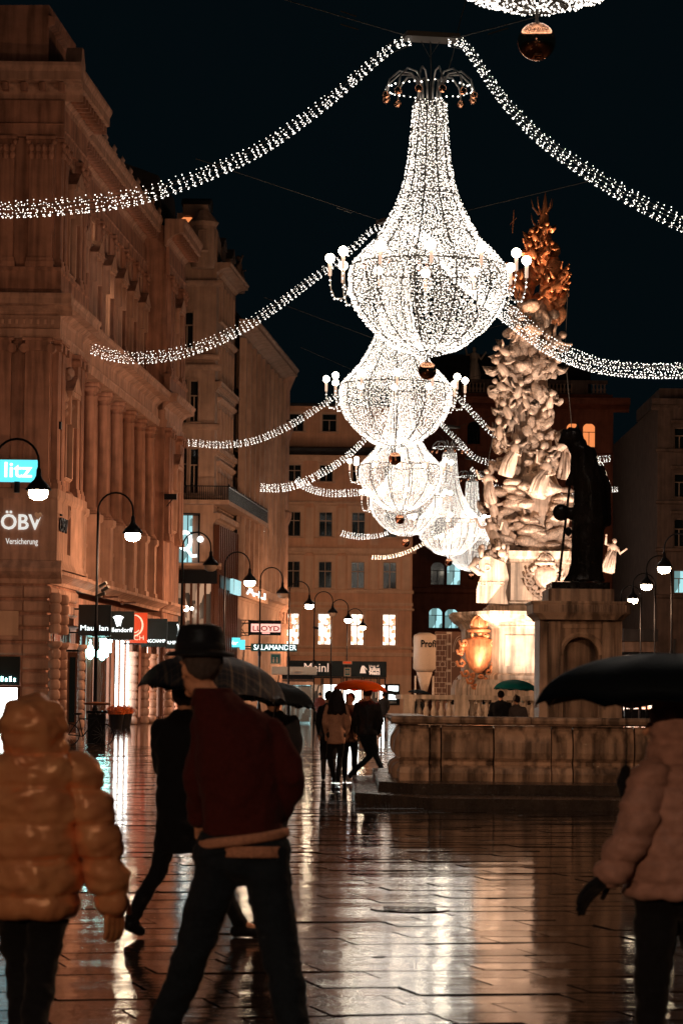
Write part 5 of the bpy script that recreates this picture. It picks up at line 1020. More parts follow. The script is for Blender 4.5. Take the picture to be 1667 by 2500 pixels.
# pharmacy-like glowing shapes
for px, py, w_, h_ in ((221, 1594, 24, 34), (250, 1597, 22, 34), (259, 1580, 30, 30)):
    f = Frame((0, 140), 0.0); a, z = f.pix(px, py); k = 140/7200; t = thing('neon_sign', (a, 140, z), {221: 'glowing white clover shaped neon sign under the first black sign', 250: 'second glowing clover neon sign right of the lamp pole', 259: 'blazing neon lettering block beside the clover signs'}[px], 'neon sign')
    m = MB()
    if px != 259:
        for dx, dz in ((0, .22), (-.17, 0), (.17, 0), (0, -.14), (0, .02)): m.ball((dx, 0, dz), (.13, .06, .17), 10, 7)
        m.ball((0, 0, .5), (.05, .04, .14), 8, 6)
    else:
        for i in range(4): m.box(-.28+i*.15, -.2+i*.15, -.05, .05, -.1-.05*i, .35-.03*i)
        m.box(-.3, .3, -.05, .04, .25, .4)
    m.build('tube', 'green', t, px != 259, local=True); MB().tube([(0, .08, -.3), (0, 1.5, -.2)], .03, 5).build('bracket', 'dark', t, local=True)
# cyan box, SALAMANDER, LLOYD
t, f, a, b_, z0, z1 = sign(500, 586, 1556, 1580, 190, 'light_box_sign', 'pale cyan light box with slanted white script behind the black hat', 'cyan', .3); text(t, 'lettering', 'Tschuller', f, f.S(528), .03, z0+.14, .42, 'white', width=f.S(580)-f.S(528), shear=.35)
t, f, a, b_, z0, z1 = sign(586, 598, 1562, 1586, 192, 'light_box_sign', 'small cyan awning box right of the script sign', 'cyan', .3)
t, f, a, b_, z0, z1 = sign(613, 725, 1571, 1591, 198, 'shop_sign', 'long dark green sign with glowing white capitals SALAMANDER', 'tealsign', .3); text(t, 'lettering', 'SALAMANDER', f, f.S(618), .02, z0+.1, .5, 'white', width=f.S(722)-f.S(618), bold=.0)
t, f, a, b_, z0, z1 = sign(607, 686, 1514, 1551, 196, 'shop_sign', 'black hanging box with a lit pink panel and red capitals LLOYD', 'dark', .35)
MB(f).box(f.S(611), f.S(683), .0, .05, f.pix(640, 1543)[1], f.pix(640, 1523)[1]).build('lit_panel', 'pinkbox', t); text(t, 'lettering', 'LLOYD', f, f.S(615), .055, f.pix(640, 1540)[1], .46, 'redletter', width=f.S(680)-f.S(615), bold=.01)
MB(f).box(f.S(638), f.S(657), .0, .04, f.pix(640, 1547)[1], f.pix(640, 1544)[1]).build('lit_strip', 'pinkbox', t)
m = MB(f)
for z in (f.pix(600, 1514)[1], f.pix(600, 1551)[1]): m.tube([f.pt(f.S(572), -.15, z), f.pt(f.S(607), -.15, z)], .03, 5)
m.tube([f.pt(f.S(574), -.15, f.pix(600, 1551)[1]), f.pt(f.S(598), -.15, f.pix(600, 1514)[1])], .025, 5); m.tube([f.pt(f.S(574), -.15, f.pix(600, 1514)[1]), f.pt(f.S(598), -.15, f.pix(600, 1551)[1])], .025, 5); m.build('lattice_bracket', 'dark', t)
# vertical PENSION sign and neon scribbles
t, f, a, b_, z0, z1 = sign(608, 621, 1248, 1292, 208, 'hotel_sign', 'small vertical white sign reading PENSION high on the ribbed house', 'white', .2)
for i, c in enumerate('PENSION'): text(t, 'lettering', c, f, (a+b_)/2-.07, .02, z1-.2-i*.17, .2, 'dark')
nm = thing('neon_sign', P(590, 1260, 206), 'row of curling white neon letters fixed to the ribbed house', 'neon sign'); m = MB(); rg2 = random.Random(4)
xx, yy = 572, 1232
for k in range(5):
    m.tube([P(xx+dx, yy+dy, 206) for dx, dy in ((0, 0), (6, 4), (2, 12), (7, 20), (10, 16))], .085, 6); xx += 14; yy += 12
    if k == 2: xx += 6
m.build('tube', 'white', nm, True)
# angled fascia sign on the ribbed house
AFr = Frame((F2.pt(F2.S(566, .9), .9, 0).x, F2.pt(F2.S(566, .9), .9, 0).y), A2); t = thing('fascia_sign', (AFr.O.x, AFr.O.y, 0), 'slanting lit fascia board with white capitals below the ribbed house windows', 'sign')
s9 = AFr.S(652); zA_, zB2 = AFr.pix(590, 1420)[1], AFr.pix(590, 1455)[1]
s5 = AFr.S(585); MB(AFr).box(0, s5, -.2, 0, zB2, zA_).build('panel', 'litcyan', t); MB(AFr).box(s5+.1, s9, -.2, 0, zB2, zA_).build('panel', 'pinktrim', t); text(t, 'lettering', 'A-LI', AFr, s5+3, .03, zB2+.25, .8, 'white', width=(s9-s5)*.7, bold=.02)
# round lamp above the shop near the palace far corner
t = thing('wall_lamp', P(455, 1486, 176), 'round white glowing wall lamp at the far palace corner', 'wall lamp'); MB().ball((0, 0, 0), .17, 14, 10).build('globe', 'globe', t, True, local=True); MB().tube([(0, 0, -.17), (0, .1, -.5), (0, .6, -.5)], .03, 5).build('bracket', 'dark', t, local=True)
t = thing('wall_lamp', P(469, 1486, 179), 'smaller white wall lamp right of the round one', 'wall lamp'); MB().ball((0, 0, 0), .1, 12, 8).build('globe', 'globe', t, True, local=True); MB().tube([(0, 0, -.1), (0, .6, -.3)], .03, 5).build('bracket', 'dark', t, local=True)
# floodlight box on facade, cameras on the lamp pole
for px, py, Y, lab in ((132, 1043, 128, 'dark floodlight box on the near palace pavilion'), (417, 1216, 168, 'dark floodlight box on the far palace pavilion')):
    p = P(px, py, Y); t = thing('facade_floodlight', p, lab, 'floodlight'); MB().box(-.35, .35, -.2, .3, -.1, .22).build('housing', 'dark', t, local=True); MB().tube([(.1, -.2, -.1), (-.2, -.3, -.5)], .03, 5).build('bracket', 'dark', t, local=True)
p = P(248, 1443, 95.6); t = thing('security_camera', p, 'cluster of security cameras clamped to the second lamp pole', 'camera'); m = MB()
for dx, dz, rx in ((-.05, .15, .3), (.02, 0, .35), (-.1, -.15, .2)): m.tube([(dx, 0, dz), (dx+.22, -.1, dz+rx*.4)], .06, 8)
m.build('housing', 'steel', t, local=True)
p = P(770, 1533, 184.6); t = thing('security_camera', p, 'single security camera on the pole before the pink house', 'camera'); m = MB().tube([(-.15, -.05, .06), (.2, 0, -.04)], .08, 8); m.build('housing', 'dark', t, local=True)
for px, py in ((262, 1458), (305, 1472)):
    p = P(px, py, 140); t = thing('flag_arm', p, 'empty flag arm above the black sign' if px == 262 else 'empty flag arm above the red sign', 'bracket'); MB().tube([(-.1, 0, 0), (.55, -.2, .02)], .05, 6).build('arm', 'brown', t, local=True); MB().ball((-.12, 0, 0), .1, 8, 6).build('boss', 'brown', t, local=True)
# display case, planters
p = G(177, 1800); Yd = 112; f = Frame((0, Yd), 0.0); t = thing('display_case', (f.S(177), Yd, 0), 'tall brown display case standing before the palace corner', 'display case')
MB(f).box(f.S(164), f.S(188), -.5, 0, .1, f.pix(175, 1592)[1]).build('cabinet', 'brown', t); MB(f).box(f.S(169), f.S(184), .001, .03, .5, f.pix(175, 1604)[1]).build('glass_front', 'glass', t); MB(f).box(f.S(161), f.S(190), -.6, .1, f.pix(175, 1591)[1], f.pix(175, 1586)[1]).build('cap', 'dark', t)
def planter(px, py, lab):
    p = G(px, py); s = p.y/7200; t = thing('planter', (p.x, p.y, 0), lab, 'planter', 'black planters at the shop door'); MB().lathe([(.26, 0), (.27, .04), (.36, .66), (.38, .68), (.38, .74), (.34, .74), (.33, .7)], 14).build('pot', 'pot', t, True, local=True)
    m = MB(); rg3 = random.Random(px)
    for k in range(900):
        a, u = rg3.uniform(0, 2*PI), rg3.uniform(0, 1); r3 = rg3.uniform(.72, 1); q = Vector((.52*r3*math.sqrt(1-(u*.98)**2)*math.cos(a), .52*r3*math.sqrt(1-(u*.98)**2)*math.sin(a), .72+.36*r3*u)); d = Vector((rg3.uniform(-1, 1), rg3.uniform(-1, 1), rg3.uniform(-.3, 1))).normalized()*.05; e = d.cross(Vector((rg3.random(), rg3.random(), rg3.random()))).normalized()*.022
        m.add([q-e, q+e, q+d], [(0, 1, 2)])
    m.ball((0, 0, .76), (.42, .42, .24), 12, 8); m.build('heather', 'foliage', t, local=True)['kind'] = 'stuff'
planter(284, 1779, 'black planter with orange heather, left of the pair by the bright door'); planter(305, 1776, 'black planter with orange heather, right of the pair by the bright door')
# bicycle and pole-side cabinet
def bicycle(p, rz, lab):
    t = thing('bicycle', p, lab, 'bicycle', rz=rz)
    for x in (-.52, .52):
        wv = MB(); wv.tube([(x+.335*math.cos(q), 0, .35+.335*math.sin(q)) for q in np.linspace(0, 2*PI, 25)], .02, 6); w_ = wv.build('wheel', 'dark', t, True, local=True)
        sp_ = MB()
        for k in range(14): q = 2*PI*k/14; sp_.tube([(x, 0, .35), (x+.33*math.cos(q), 0, .35+.33*math.sin(q))], .003, 3)
        sp_.build('spokes', 'steel', w_, local=True)
    m = MB(); pts_ = dict(r=(-.52, 0, .35), b=(-.08, 0, .3), s=(-.2, 0, .82), h=(.33, 0, .85), f=(.52, 0, .35))
    for a, b_ in (('r', 'b'), ('r', 's'), ('b', 's'), ('s', 'h'), ('b', 'h'), ('h', 'f')): m.tube([pts_[a], pts_[b_]], .018, 6)
    m.build('frame', 'dark', t, True, local=True); MB().tube([(.33, -.28, .98), (.3, -.1, 1.0), (.3, .1, 1.0), (.33, .28, .98)], .014, 6).build('handlebar', 'dark', t, local=True); m = MB(); m.tube([(-.2, 0, .82), (-.22, 0, .95)], .014, 5); m.ball((-.24, 0, .98), (.14, .08, .035)); m.build('saddle', 'dark', t, True, local=True); MB().tube([(-.08, .06, .3), (-.08, .06, .14), (-.08, .14, .14)], .012, 5).build('pedal', 'steel', t, local=True)
    return t
pb = G(214, 1822); bicycle((pb.x-.06, pb.y, 0), .12, 'dark bicycle leaning by the second lamp pole')
t = thing('utility_cabinet', (P(238, 1700, 95).x, 95.0, 0), 'dark box with round tray fixed round the foot of the second lamp pole', 'cabinet'); MB().box(-.28, .28, -.2, .2, 0, .95).build('body', 'dark', t, local=True); MB().lathe([(.0, 1.22), (.42, 1.24), (.44, 1.3), (.0, 1.34)], 16).build('tray', 'brown', t, True, local=True); MB().box(-.32, .32, -.25, .25, .96, 1.05).build('lid', 'dark', t, local=True)
# silo and hoarding, construction near the column
f = Frame((0, 150), 0.0); t = thing('material_silo', (f.S(1035), 150, 0), 'cream coloured mortar silo lettered Profi beside the hoarding', 'silo'); zz = lambda y: f.pix(1035, y)[1]
c = f.pt(f.S(1035), 0, 0); rS = (f.S(1062)-f.S(1007))/2
MB().lathe([(rS*.7, zz(1640)), (rS, zz(1632)), (rS, zz(1556)), (rS*.98, zz(1551)), (rS*.5, zz(1545))], 20, c).build('tank', 'silo', t, True); MB().lathe([(.15, zz(1688)), (rS*.72, zz(1641))], 16, c).build('hopper', 'silo', t, True)
for dx, dy in ((-.45, -.3), (.45, -.3), (-.45, .3), (.45, .3)): MB().tube([c+Vector((dx, dy, 0)), c+Vector((dx, dy, zz(1650)))], .05, 6).build('leg', 'silo', t)
fs_ = Frame((0, 150-rS), 0.0); text(t, 'lettering', 'Profi', fs_, fs_.S(1026), .03, zz(1580), .5, 'dark', width=.75, bold=.012)
f = Frame((0, 152), 0.0); t = thing('printed_hoarding', (f.S(1090), 152, 0), 'brown hoarding printed with pale outlines of masonry and pipes', 'hoarding'); h0, h1 = f.S(1060), f.S(1135)
MB(f).box(h0, h1, -.15, 0, 0, f.pix(1090, 1542)[1]).build('sheet', 'sheet', t); m = MB(f); y = 1550; fl = 0
while y < 1700:
    z = f.pix(1090, y)[1]; m.box(h0, f.S(1088), .004, .02, z, z+.03); xq = 1063+(fl % 2)*8
    while xq < 1086: m.box(f.S(xq), f.S(xq)+.03, .004, .02, z-.3, z); xq += 14
    y += 13; fl += 1
for x in (1090, 1099): m.box(f.S(x), f.S(x)+.035, .004, .02, .3, f.pix(1090, 1545)[1])
for y in (1548, 1575, 1612, 1640, 1672): z = f.pix(1090, y)[1]; m.box(f.S(1088), f.S(1101), .021, .035, z, z+.12)
for cz_ in (1592, 1690):
    for r4 in (.35, .42): m.tube([f.pt(f.S(1122)-r4*math.cos(q)*.9, .02, f.pix(1090, cz_)[1]+r4*2*math.sin(q)) for q in np.linspace(0, PI/2, 8)], .015, 4)
for x in (1079, 1105, 1119): z = f.pix(1090, 1622)[1]; m.tube([f.pt(f.S(x)+.13*math.cos(q), .02, z+.13*math.sin(q)) for q in np.linspace(0, 2*PI, 12)], .014, 4)
m.build('printed_lines', 'line', t)
# glass lift house of the underground and signs
YG = 172; f = Frame((0, YG), 0.0); gz = lambda y: f.pix(725, y)[1]; t = thing('glass_lift_house', (f.S(728), YG, 0), 'glass lift house with a flat grey canopy before the pink house shop', 'lift house')
g0, g1 = f.S(688), f.S(764)
MB(f).box(g0-.6, g1+.2, -2.2, .35, gz(1647), gz(1628)).build('canopy', 'steel', t); MB(f).box(g0, g1, -2.0, .1, gz(1658), gz(1648)).build('beam', 'dark', t); MB(f).box(g0, g1, -1.9, .05, gz(1672), gz(1659)).build('frieze', 'grey', t)
for s in (g0+.05, g0+.75, g1-.05): MB(f).box(s-.05, s+.05, -.05, .05, 0, gz(1673)).build('post', 'steel', t)
M['lift'] = shop('glass_painted_reflections', (.01, .02, .02), (.35, .5, .48), .5, (3, 3, 1.2), (.45, 1.0)); MB(f).box(g0+.1, g1-.1, -.06, -.03, .1, gz(1674)).build('glass_pane', 'lift', t)  # glowing patches painted into the pane stand in for reflections
for px, y0, y1, x1, lab, Y in ((660, 1595, 1622, 686, 'teal underground sign with two small figures above the canopy', 168), (840, 1630, 1651, 856, 'teal sign with white square symbol on a lamp pole', 199), (716, 1637, 1647, 739, 'small arrow shaped grey direction sign on a pole', 168), (836, 1613, 1622, 859, 'small orange and white sign on top of the teal sign', 199)):
    f = Frame((0, Y), 0.0); a, zt_ = f.pix(px, y0); b_, zb2 = f.pix(x1, y1); t = thing('street_sign', ((a+b_)/2, Y, (zb2+zt_)/2), lab, 'sign'); nm_ = 'pinktrim' if px == 836 else 'line'
    MB(f).box(a, b_, -.1, 0, zb2, zt_).build('border', nm_, t); MB(f).box(a+.06, b_-.06, .001, .02, zb2+.06, zt_-.06).build('panel', 'redsign' if px == 836 else 'tealsign' if px != 716 else 'steel', t)
    if px == 660:
        m = MB(f)
        for dx in (.14, .34): m.box(a+dx, a+dx+.1, .021, .03, zb2+.1, zb2+.3); m.ball(f.pt(a+dx+.05, .025, zb2+.36), .045, 6, 5)
        m.build('figure_symbol', 'line', t)
    if px == 840: m = MB(f); q = (a+b_)/2; zq = (zb2+zt_)/2; m.box(q-.09, q-.03, .021, .03, zq-.12, zq+.12); m.box(q+.03, q+.09, .021, .03, zq-.12, zq+.12); m.box(q-.13, q+.13, .021, .03, zq+.07, zq+.11); m.build('symbol', 'line', t)
# stone bollard beside the fountain
p = G(888, 1800); t = thing('stone_bollard', (p.x, p.y, 0), 'brown stone bollard with rounded head between the couple and the fountain', 'bollard'); MB().lathe([(.28, 0), (.28, .15), (.2, .25), (.2, 1.0), (.25, 1.05)], 12).build('shaft', 'basin', t, True, local=True); m = MB(); m.ball((0, 0, 1.25), (.3, .3, .28), 12, 8); m.build('head', 'basin', t, True, local=True)
# drain cover
p = G(1000, 2220); t = thing('drain_cover', (p.x, p.y, 0), 'round iron drain cover in the wet paving near the middle', 'drain cover'); MB().lathe([(.0, .002), (.3, .002), (.3, .006), (.0, .0065)], 24).build('disc', 'slab', t, local=True); m = MB()
for k in range(7): m.box(-.2, .2, -.2+k*.065, -.18+k*.065, .0066, .009)
m.build('ribs', 'slab', t, local=True)
# ------------------------------------------------------------------ people
def cloth(name, c, rough=.8, **k): M[name] = plain(name, c, rough, k.pop('metal', 0.0), k.pop('bump', .3), k.pop('scale', 60), .2, k.pop('sheen', .04), k.pop('coat', 0.0))
cloth('gold_nylon', (1.0, .41, .20), .30, metal=.55, scale=9, bump=.3, sheen=0, coat=.0); cloth('dark_red_wool', (.048, .010, .009), .9); cloth('cream_rib', (.38, .2, .14), .8)
cloth('denim', (.010, .015, .022), .85); cloth('rose_nylon', (.34, .20, .17), .5, scale=20); cloth('tan_wool', (.36, .2, .14), .85); cloth('grey_wool', (.06, .05, .05), .85); cloth('fur', (.12, .07, .05), 1.0)
cloth('brown_coat', (.07, .02, .018), .9); cloth('black_leather', (.01, .01, .012), .35); cloth('hair', (.012, .008, .007), .6); cloth('beanie', (.3, .25, .22), .9); cloth('trainers', (.35, .28, .25), .6)

for nm, cc in (('orange_nylon', (1, .17, .004)), ('teal_nylon', (.01, .20, .21))):
    cloth(nm, cc, .5); nt = M[nm].node_tree; b = nt.nodes['Principled BSDF']; tr = nt.nodes.new('ShaderNodeBsdfTranslucent'); tr.inputs[0].default_value = (*cc, 1); mxs = nt.nodes.new('ShaderNodeMixShader'); mxs.inputs[0].default_value = .6
    nt.links.new(b.outputs[0], mxs.inputs[1]); nt.links.new(tr.outputs[0], mxs.inputs[2]); nt.links.new(mxs.outputs[0], nt.nodes['Material Output'].inputs[0]); cloth('black_nylon', (.005, .006, .007), .48, sheen=0)
mt = bpy.data.materials.new('plaid_nylon'); nt, b = nodes(mt); M['plaid'] = mt; v = coords(nt); base = None
for dr, sc_ in (('X', 3.1), ('Y', 3.1), ('X', 8.2), ('Y', 8.2)):
    wv = N(nt, 'ShaderNodeTexWave', Scale=sc_, bands_direction=dr); nt.links.new(v, wv.inputs['Vector']); a = ramp(nt, wv.outputs['Color'], (.006, .007, .010), (.05, .04, .032), .93, .985)
    if base is None: base = a
    else: mx = N(nt, 'ShaderNodeMix', data_type='RGBA', blend_type='ADD'); mx.inputs[0].default_value = .6; nt.links.new(base, mx.inputs[6]); nt.links.new(a, mx.inputs[7]); base = mx.outputs[2]
nt.links.new(base, b.inputs['Base Color']); b.inputs['Roughness'].default_value = .45
V3 = Vector
def head_blob(bb, c, r=.105, face=(0, 1, 0), detail=True):
    c = V3(c); f = V3(face).normalized(); sd = f.cross(V3((0, 0, 1)))
    bb.ball(c+V3((0, 0, .02)), (.078, .09, .1), 16, 12); bb.ball(c+f*.02+V3((0, 0, -.05)), (.058, .062, .07), 14, 10)
    if detail:
        bb.cap(c+f*.088+V3((0, 0, .015)), c+f*.112+V3((0, 0, -.022)), .010, .016, 8); bb.ball(c+f*.082+V3((0, 0, -.062)), (.024, .024, .010), 8, 6); bb.ball(c+f*.066+V3((0, 0, -.098)), (.028, .028, .022), 8, 6)
        for q in (-1, 1): bb.ball(c+sd*q*.08+V3((0, 0, -.005)), (.016, .02, .032), 8, 6); bb.ball(c+sd*q*.03+f*.078+V3((0, 0, .035)), (.024, .02, .010), 8, 6)
def hand_blob(bb, w_, d, side=1, curl=.5, s=1.0):
    """w_: wrist, d: direction of the hand; five fingers from the palm, thumb from its side"""
    w_ = V3(w_); d = V3(d).normalized(); f = V3((.75, .65, 0)); a = (f-d*f.dot(d)).normalized(); n = d.cross(a)*side
    bb.cap(w_, w_+d*.04*s, .026*s, .030*s, 10)
    for k in range(4):
        o_ = a*(.033-.021*k)*s; base_ = w_+d*.085*s+o_; bb.cap(w_+d*.02*s+o_*.7, base_, .013*s, .0115*s, 8); ln = (.072, .08, .074, .058)[k]*s
        p1 = base_+(d*math.cos(curl*.7)-n*math.sin(curl*.7))*ln*.45; p2 = p1+(d*math.cos(curl*1.6)-n*math.sin(curl*1.6))*ln*.33; p3 = p2+(d*math.cos(curl*2.3)-n*math.sin(curl*2.3))*ln*.25
        bb.chain([base_, p1, p2, p3], [.0105*s, .0098*s, .009*s, .008*s], 8)
    t0 = w_+d*.02*s+a*.03*s; t1 = t0+(d*.6+a*.7).normalized()*.04*s; t2 = t1+(d*.9+a*.25-n*.3).normalized()*.032*s; bb.chain([t0, t1, t2], [.013*s, .0115*s, .009*s], 8)
def shoe(bb, ank, toe, s=1.0):
    ank, toe = V3(ank), V3(toe); d = (toe-ank); d.z = 0; d.normalize() if d.length > 1e-4 else None
    bb.cap(ank+V3((0, 0, .01)), V3((ank.x, ank.y, max(ank.z-.05, toe.z))), .05*s, .045*s, 10); bb.cap(V3((ank.x, ank.y, max(ank.z-.055, toe.z)))-d*.03, toe, .042*s, .034*s, 10)
def person(label, loc, legs, arms, torso, head, face=(0, 1, 0), coat='black_leather', pants='denim', shoes='black_leather', hair=None, hat=None, extra=None, vox=.011, quilt=None, sleeve=.055, hem=None, skin_hands=True, cat='person', rz=0, leg_r=(.092, .062, .05), glove=None, hairlong=0, hood=None, collar=None, group=None, detail=True, legc=None):
    t = thing('person', loc, label, cat, group, rz=rz, w=False)
    # continuous body
    bb = Blob(); head_blob(bb, head, face=face, detail=detail); hd = V3(head); nb_ = V3((torso[-1][0], torso[-1][1], torso[-1][2]))
    bb.cap(hd+V3((0, 0, -.06)), nb_+V3((0, 0, -.05)), .05, .055, 12)
    bb.loft([(x, y, z, rx*.8, ry*.8) for x, y, z, rx, ry in torso], 16)
    for (h, k, a, toe) in legs: bb.chain([V3(h), V3(k), V3(a)], [.07, .045, .035], 10); bb.cap(a, toe, .032, .025, 8)
    for i, (s, e, w_, hdx) in enumerate(arms):
        bb.chain([V3(s), V3(e), V3(w_)], [.045, .036, .026], 10)
        if not glove: hand_blob(bb, w_, hdx, 1 if i else -1)
    bb.remesh('body', 'skin', t, vox*.85 if detail else vox, 1)
    # coat
    cb_ = Blob(); cb_.loft(torso, 24)
    for s, e, w_, hdx in arms: cb_.chain([V3(s), V3(e), V3(w_)], [sleeve*1.12, sleeve*1.0, sleeve*.78], 14)
    if hem: cb_.loft(hem, 24)
    if quilt:
        pt, amp = quilt; d_ = lambda c, n: amp*abs(math.sin(PI*(c.z+.018*mnoise.noise(c*2.5))/pt))**.4+.014*mnoise.noise(V3((c.x*6+c.z*5, c.y*6, c.z*13-c.x*6)))+.012*mnoise.noise(V3((c.x*17-c.z*12, c.y*17, c.z*26+c.x*9)))+.004*abs(mnoise.noise(V3((c.x*30, c.y*30, c.z*55))))
    else: d_ = lambda c, n: .017*mnoise.noise(V3((c.x*7+c.z*4, c.y*7, c.z*6-c.x*5)))+.010*mnoise.noise(V3((c.x*16-c.z*9, c.y*16, c.z*14+c.x*8)))
    cb_.remesh('coat', coat, t, vox, 6, d_)
    lb = Blob()
    for (h, k, a, toe) in legs:
        lb.chain([V3(h), V3(k), V3(a)], list(leg_r), 14)
    hx = legs[0][0]; hx2 = legs[1][0]; lb.cap(V3(hx)+V3((0, 0, .02)), V3(hx2)+V3((0, 0, .02)), leg_r[0]*1.1, leg_r[0]*1.1, 14); mid = (V3(hx)+V3(hx2))/2; lb.cap(mid, mid+V3((0, 0, .1)), .13, .13, 14)
    lb.remesh('trousers', pants, t, vox, 2, lambda c, n: .014*mnoise.noise(V3((c.x*9, c.y*9, c.z*14)))+.006*mnoise.noise(V3((c.x*20, c.y*20, c.z*40))))
    for (h, k, a, toe) in legs: sb = Blob(); shoe(sb, a, toe); sb.remesh('shoe', shoes, t, vox, 1)
    if glove:
        for i, (s, e, w_, hdx) in enumerate(arms): gb = Blob(); hand_blob(gb, w_, hdx, 1 if i else -1, .28, 1.3); gb.remesh('glove', glove, t, vox*.7, 1)
    f = V3(face).normalized()
    if hair:
        hb = Blob(); hb.ball(hd-f*.022+V3((0, 0, .035)), (.092, .098, .1), 16, 12)
        if hairlong:
            for k in range(9): a = -1.3+2.6*k/8; sd = f.cross(V3((0, 0, 1))); o_ = (-f*math.cos(a)+sd*math.sin(a))*.075; hb.chain([hd+o_+V3((0, 0, .03)), hd+o_*1.5+V3((0, 0, -.12)), hd+o_*2.5+V3((.02*math.sin(k*3), 0, -hairlong))], [.045, .055, .025], 8)
        hb.remesh('hair', hair, t, vox, 2, lambda c, n: .006*mnoise.noise(V3((c.x*40, c.y*40, c.z*8))))
    if hat == 'bowler':
        hb = MB(); hb.lathe([(.128, .03), (.150, .022), (.155, .03), (.14, .042), (.108, .048), (.104, .12), (.092, .155), (.05, .165), (0.0, .163)], 22, hd+V3((0, 0, .03))); hb.build('hat', 'black_leather', t, True, local=True)
        MB().lathe([(.107, .05), (.111, .055), (.109, .08), (.105, .082)], 22, hd+V3((0, 0, .03))).build('hat_band', 'blackcloth', t, True, local=True)
    if hat == 'beanie': hb = Blob(); hb.ball(hd+V3((0, 0, .045)), (.095, .105, .09), 14, 10); hb.ball(hd+V3((0, 0, .145)), .025, 8, 6); hb.remesh('beanie', 'beanie', t, vox, 1)
    if hat == 'cap': hb = Blob(); hb.ball(hd+V3((0, 0, .05)), (.092, .1, .075), 14, 10); hb.ball(hd+f*.1+V3((0, 0, .045)), (.06, .06, .012), 10, 6); hb.remesh('cap', 'blackcloth', t, vox, 1)
    if hood:
        mt_, rr, dz = hood; hb = Blob(); hb.ball(hd-f*.03+V3((0, 0, .02+dz)), rr, 18, 14); hb.cap(hd-f*.04+V3((0, 0, -.05)), V3((nb_.x, nb_.y, nb_.z-.02)), rr[0]*.86, rr[0]*.95, 16)
        hb.remesh('hood', mt_, t, vox, 2, (lambda c, n: .012*abs(math.sin(PI*c.z/.075))*(.4+abs(mnoise.noise(c*6)))+.014*mnoise.noise(V3((c.x*16, c.y*16, c.z*20)))) if quilt else (lambda c, n: .012*mnoise.noise(c*24)))
    if collar: kb_ = Blob(); kb_.loft([(nb_.x, nb_.y, nb_.z-.07, .1, .09), (nb_.x, nb_.y, nb_.z+.01, .085, .08)], 16); kb_.remesh('collar', collar, t, vox, 1)
    return t
def umbrella(loc, r, h, label, mat, tilt=(0, 0), shaft=.75, n=8, droop=.05, rz=.2):
    t = thing('umbrella', loc, label, 'umbrella', w=False); t.rotation_euler = (tilt[0], tilt[1], rz)
    m = MB(); K = 5; vs = [V3((0, 0, h))]; J_ = 9; sub = n*K
    for j in range(1, J_+1):
        u = j/J_
        for k in range(sub):
            a = 2*PI*k/sub; fr_ = (k % K)/K; sag = math.sin(PI*fr_); rr = r*math.sin(u*1.35)/math.sin(1.35)*(1-.07*sag*u); z = h*math.cos(u*PI/2)**.9 if u < 1 else 0; z = h*(1-u**2.0)+.06*r*sag*u*u-.0
            vs.append(V3((rr*math.cos(a), rr*math.sin(a), z-.045*r*sag*u*(1-u)*2)))
    fs = [(0, 1+k, 1+(k+1) % sub) for k in range(sub)]
    for j in range(J_-1):
        for k in range(sub): a = 1+j*sub; fs.append((a+k, a+sub+k, a+sub+(k+1) % sub, a+(k+1) % sub))
    nv = len(vs); low = [v-V3((0, 0, .004)) for v in vs]; m.add(vs+low, fs+[tuple(nv+i for i in f[::-1]) for f in fs]+[(nv-sub+k, nv-sub+(k+1) % sub, 2*nv-sub+(k+1) % sub, 2*nv-sub+k) for k in range(sub)])
    m.build('canopy', mat, t, True, local=True)
    MB().tube([(0, 0, h+.06), (0, 0, -shaft)], .006, 6).build('shaft', 'steel', t, local=True); MB().tube([(0, 0, -shaft), (0, 0, -shaft-.1), (.02, 0, -shaft-.14), (.05, 0, -shaft-.15)], .014, 8).build('handle', 'dark', t, True, local=True)
    for k in range(n):
        a = 2*PI*k/n; rb = MB(); rb.tube([(r*math.sin(u*1.35)/math.sin(1.35)*math.cos(a), r*math.sin(u*1.35)/math.sin(1.35)*math.sin(a), h*(1-u**2)-.012) for u in (0.02, .25, .5, .75, 1)], .0035, 4); rb.tube([(0, 0, h*.25), (r*.5*math.cos(a), r*.5*math.sin(a), h*.72)], .003, 4); rb.build('rib', 'steel', t, local=True)
    return t
def X_(px, Y): return P(px, 1700, Y).x
# golden puffer jacket, left foreground
Y = 12.6; x0 = X_(88, Y)
person('person in a shiny bronze hooded puffer jacket walking away at the lower left', (x0, Y, 0),
    [((-.085, 0, .76), (-.05, .1, .42), (-.03, -.02, .09), (-.04, .12, .035)), ((.075, 0, .76), (.045, .0, .42), (.02, -.16, .11), (.02, -.03, .035))],
    [((-.185, 0, 1.24), (-.27, -.02, .98), (-.31, .04, .74), (-.1, .2, -1)), ((.185, 0, 1.24), (.275, -.02, .98), (.335, .03, .74), (.1, .2, -1))],
    [(0, 0, .68, .165, .14), (0, 0, .80, .19, .165), (0, 0, 1.0, .185, .16), (0, 0, 1.16, .205, .16), (0, 0, 1.26, .20, .145), (0, 0, 1.325, .13, .115), (0, .01, 1.37, .085, .085)],
    (-.01, .03, 1.44), coat='gold_nylon', pants='blackcloth', hood=('gold_nylon', (.145, .15, .135), .0), quilt=(.15, .032), sleeve=.078, glove='gold_nylon', vox=.010, leg_r=(.098, .07, .055))
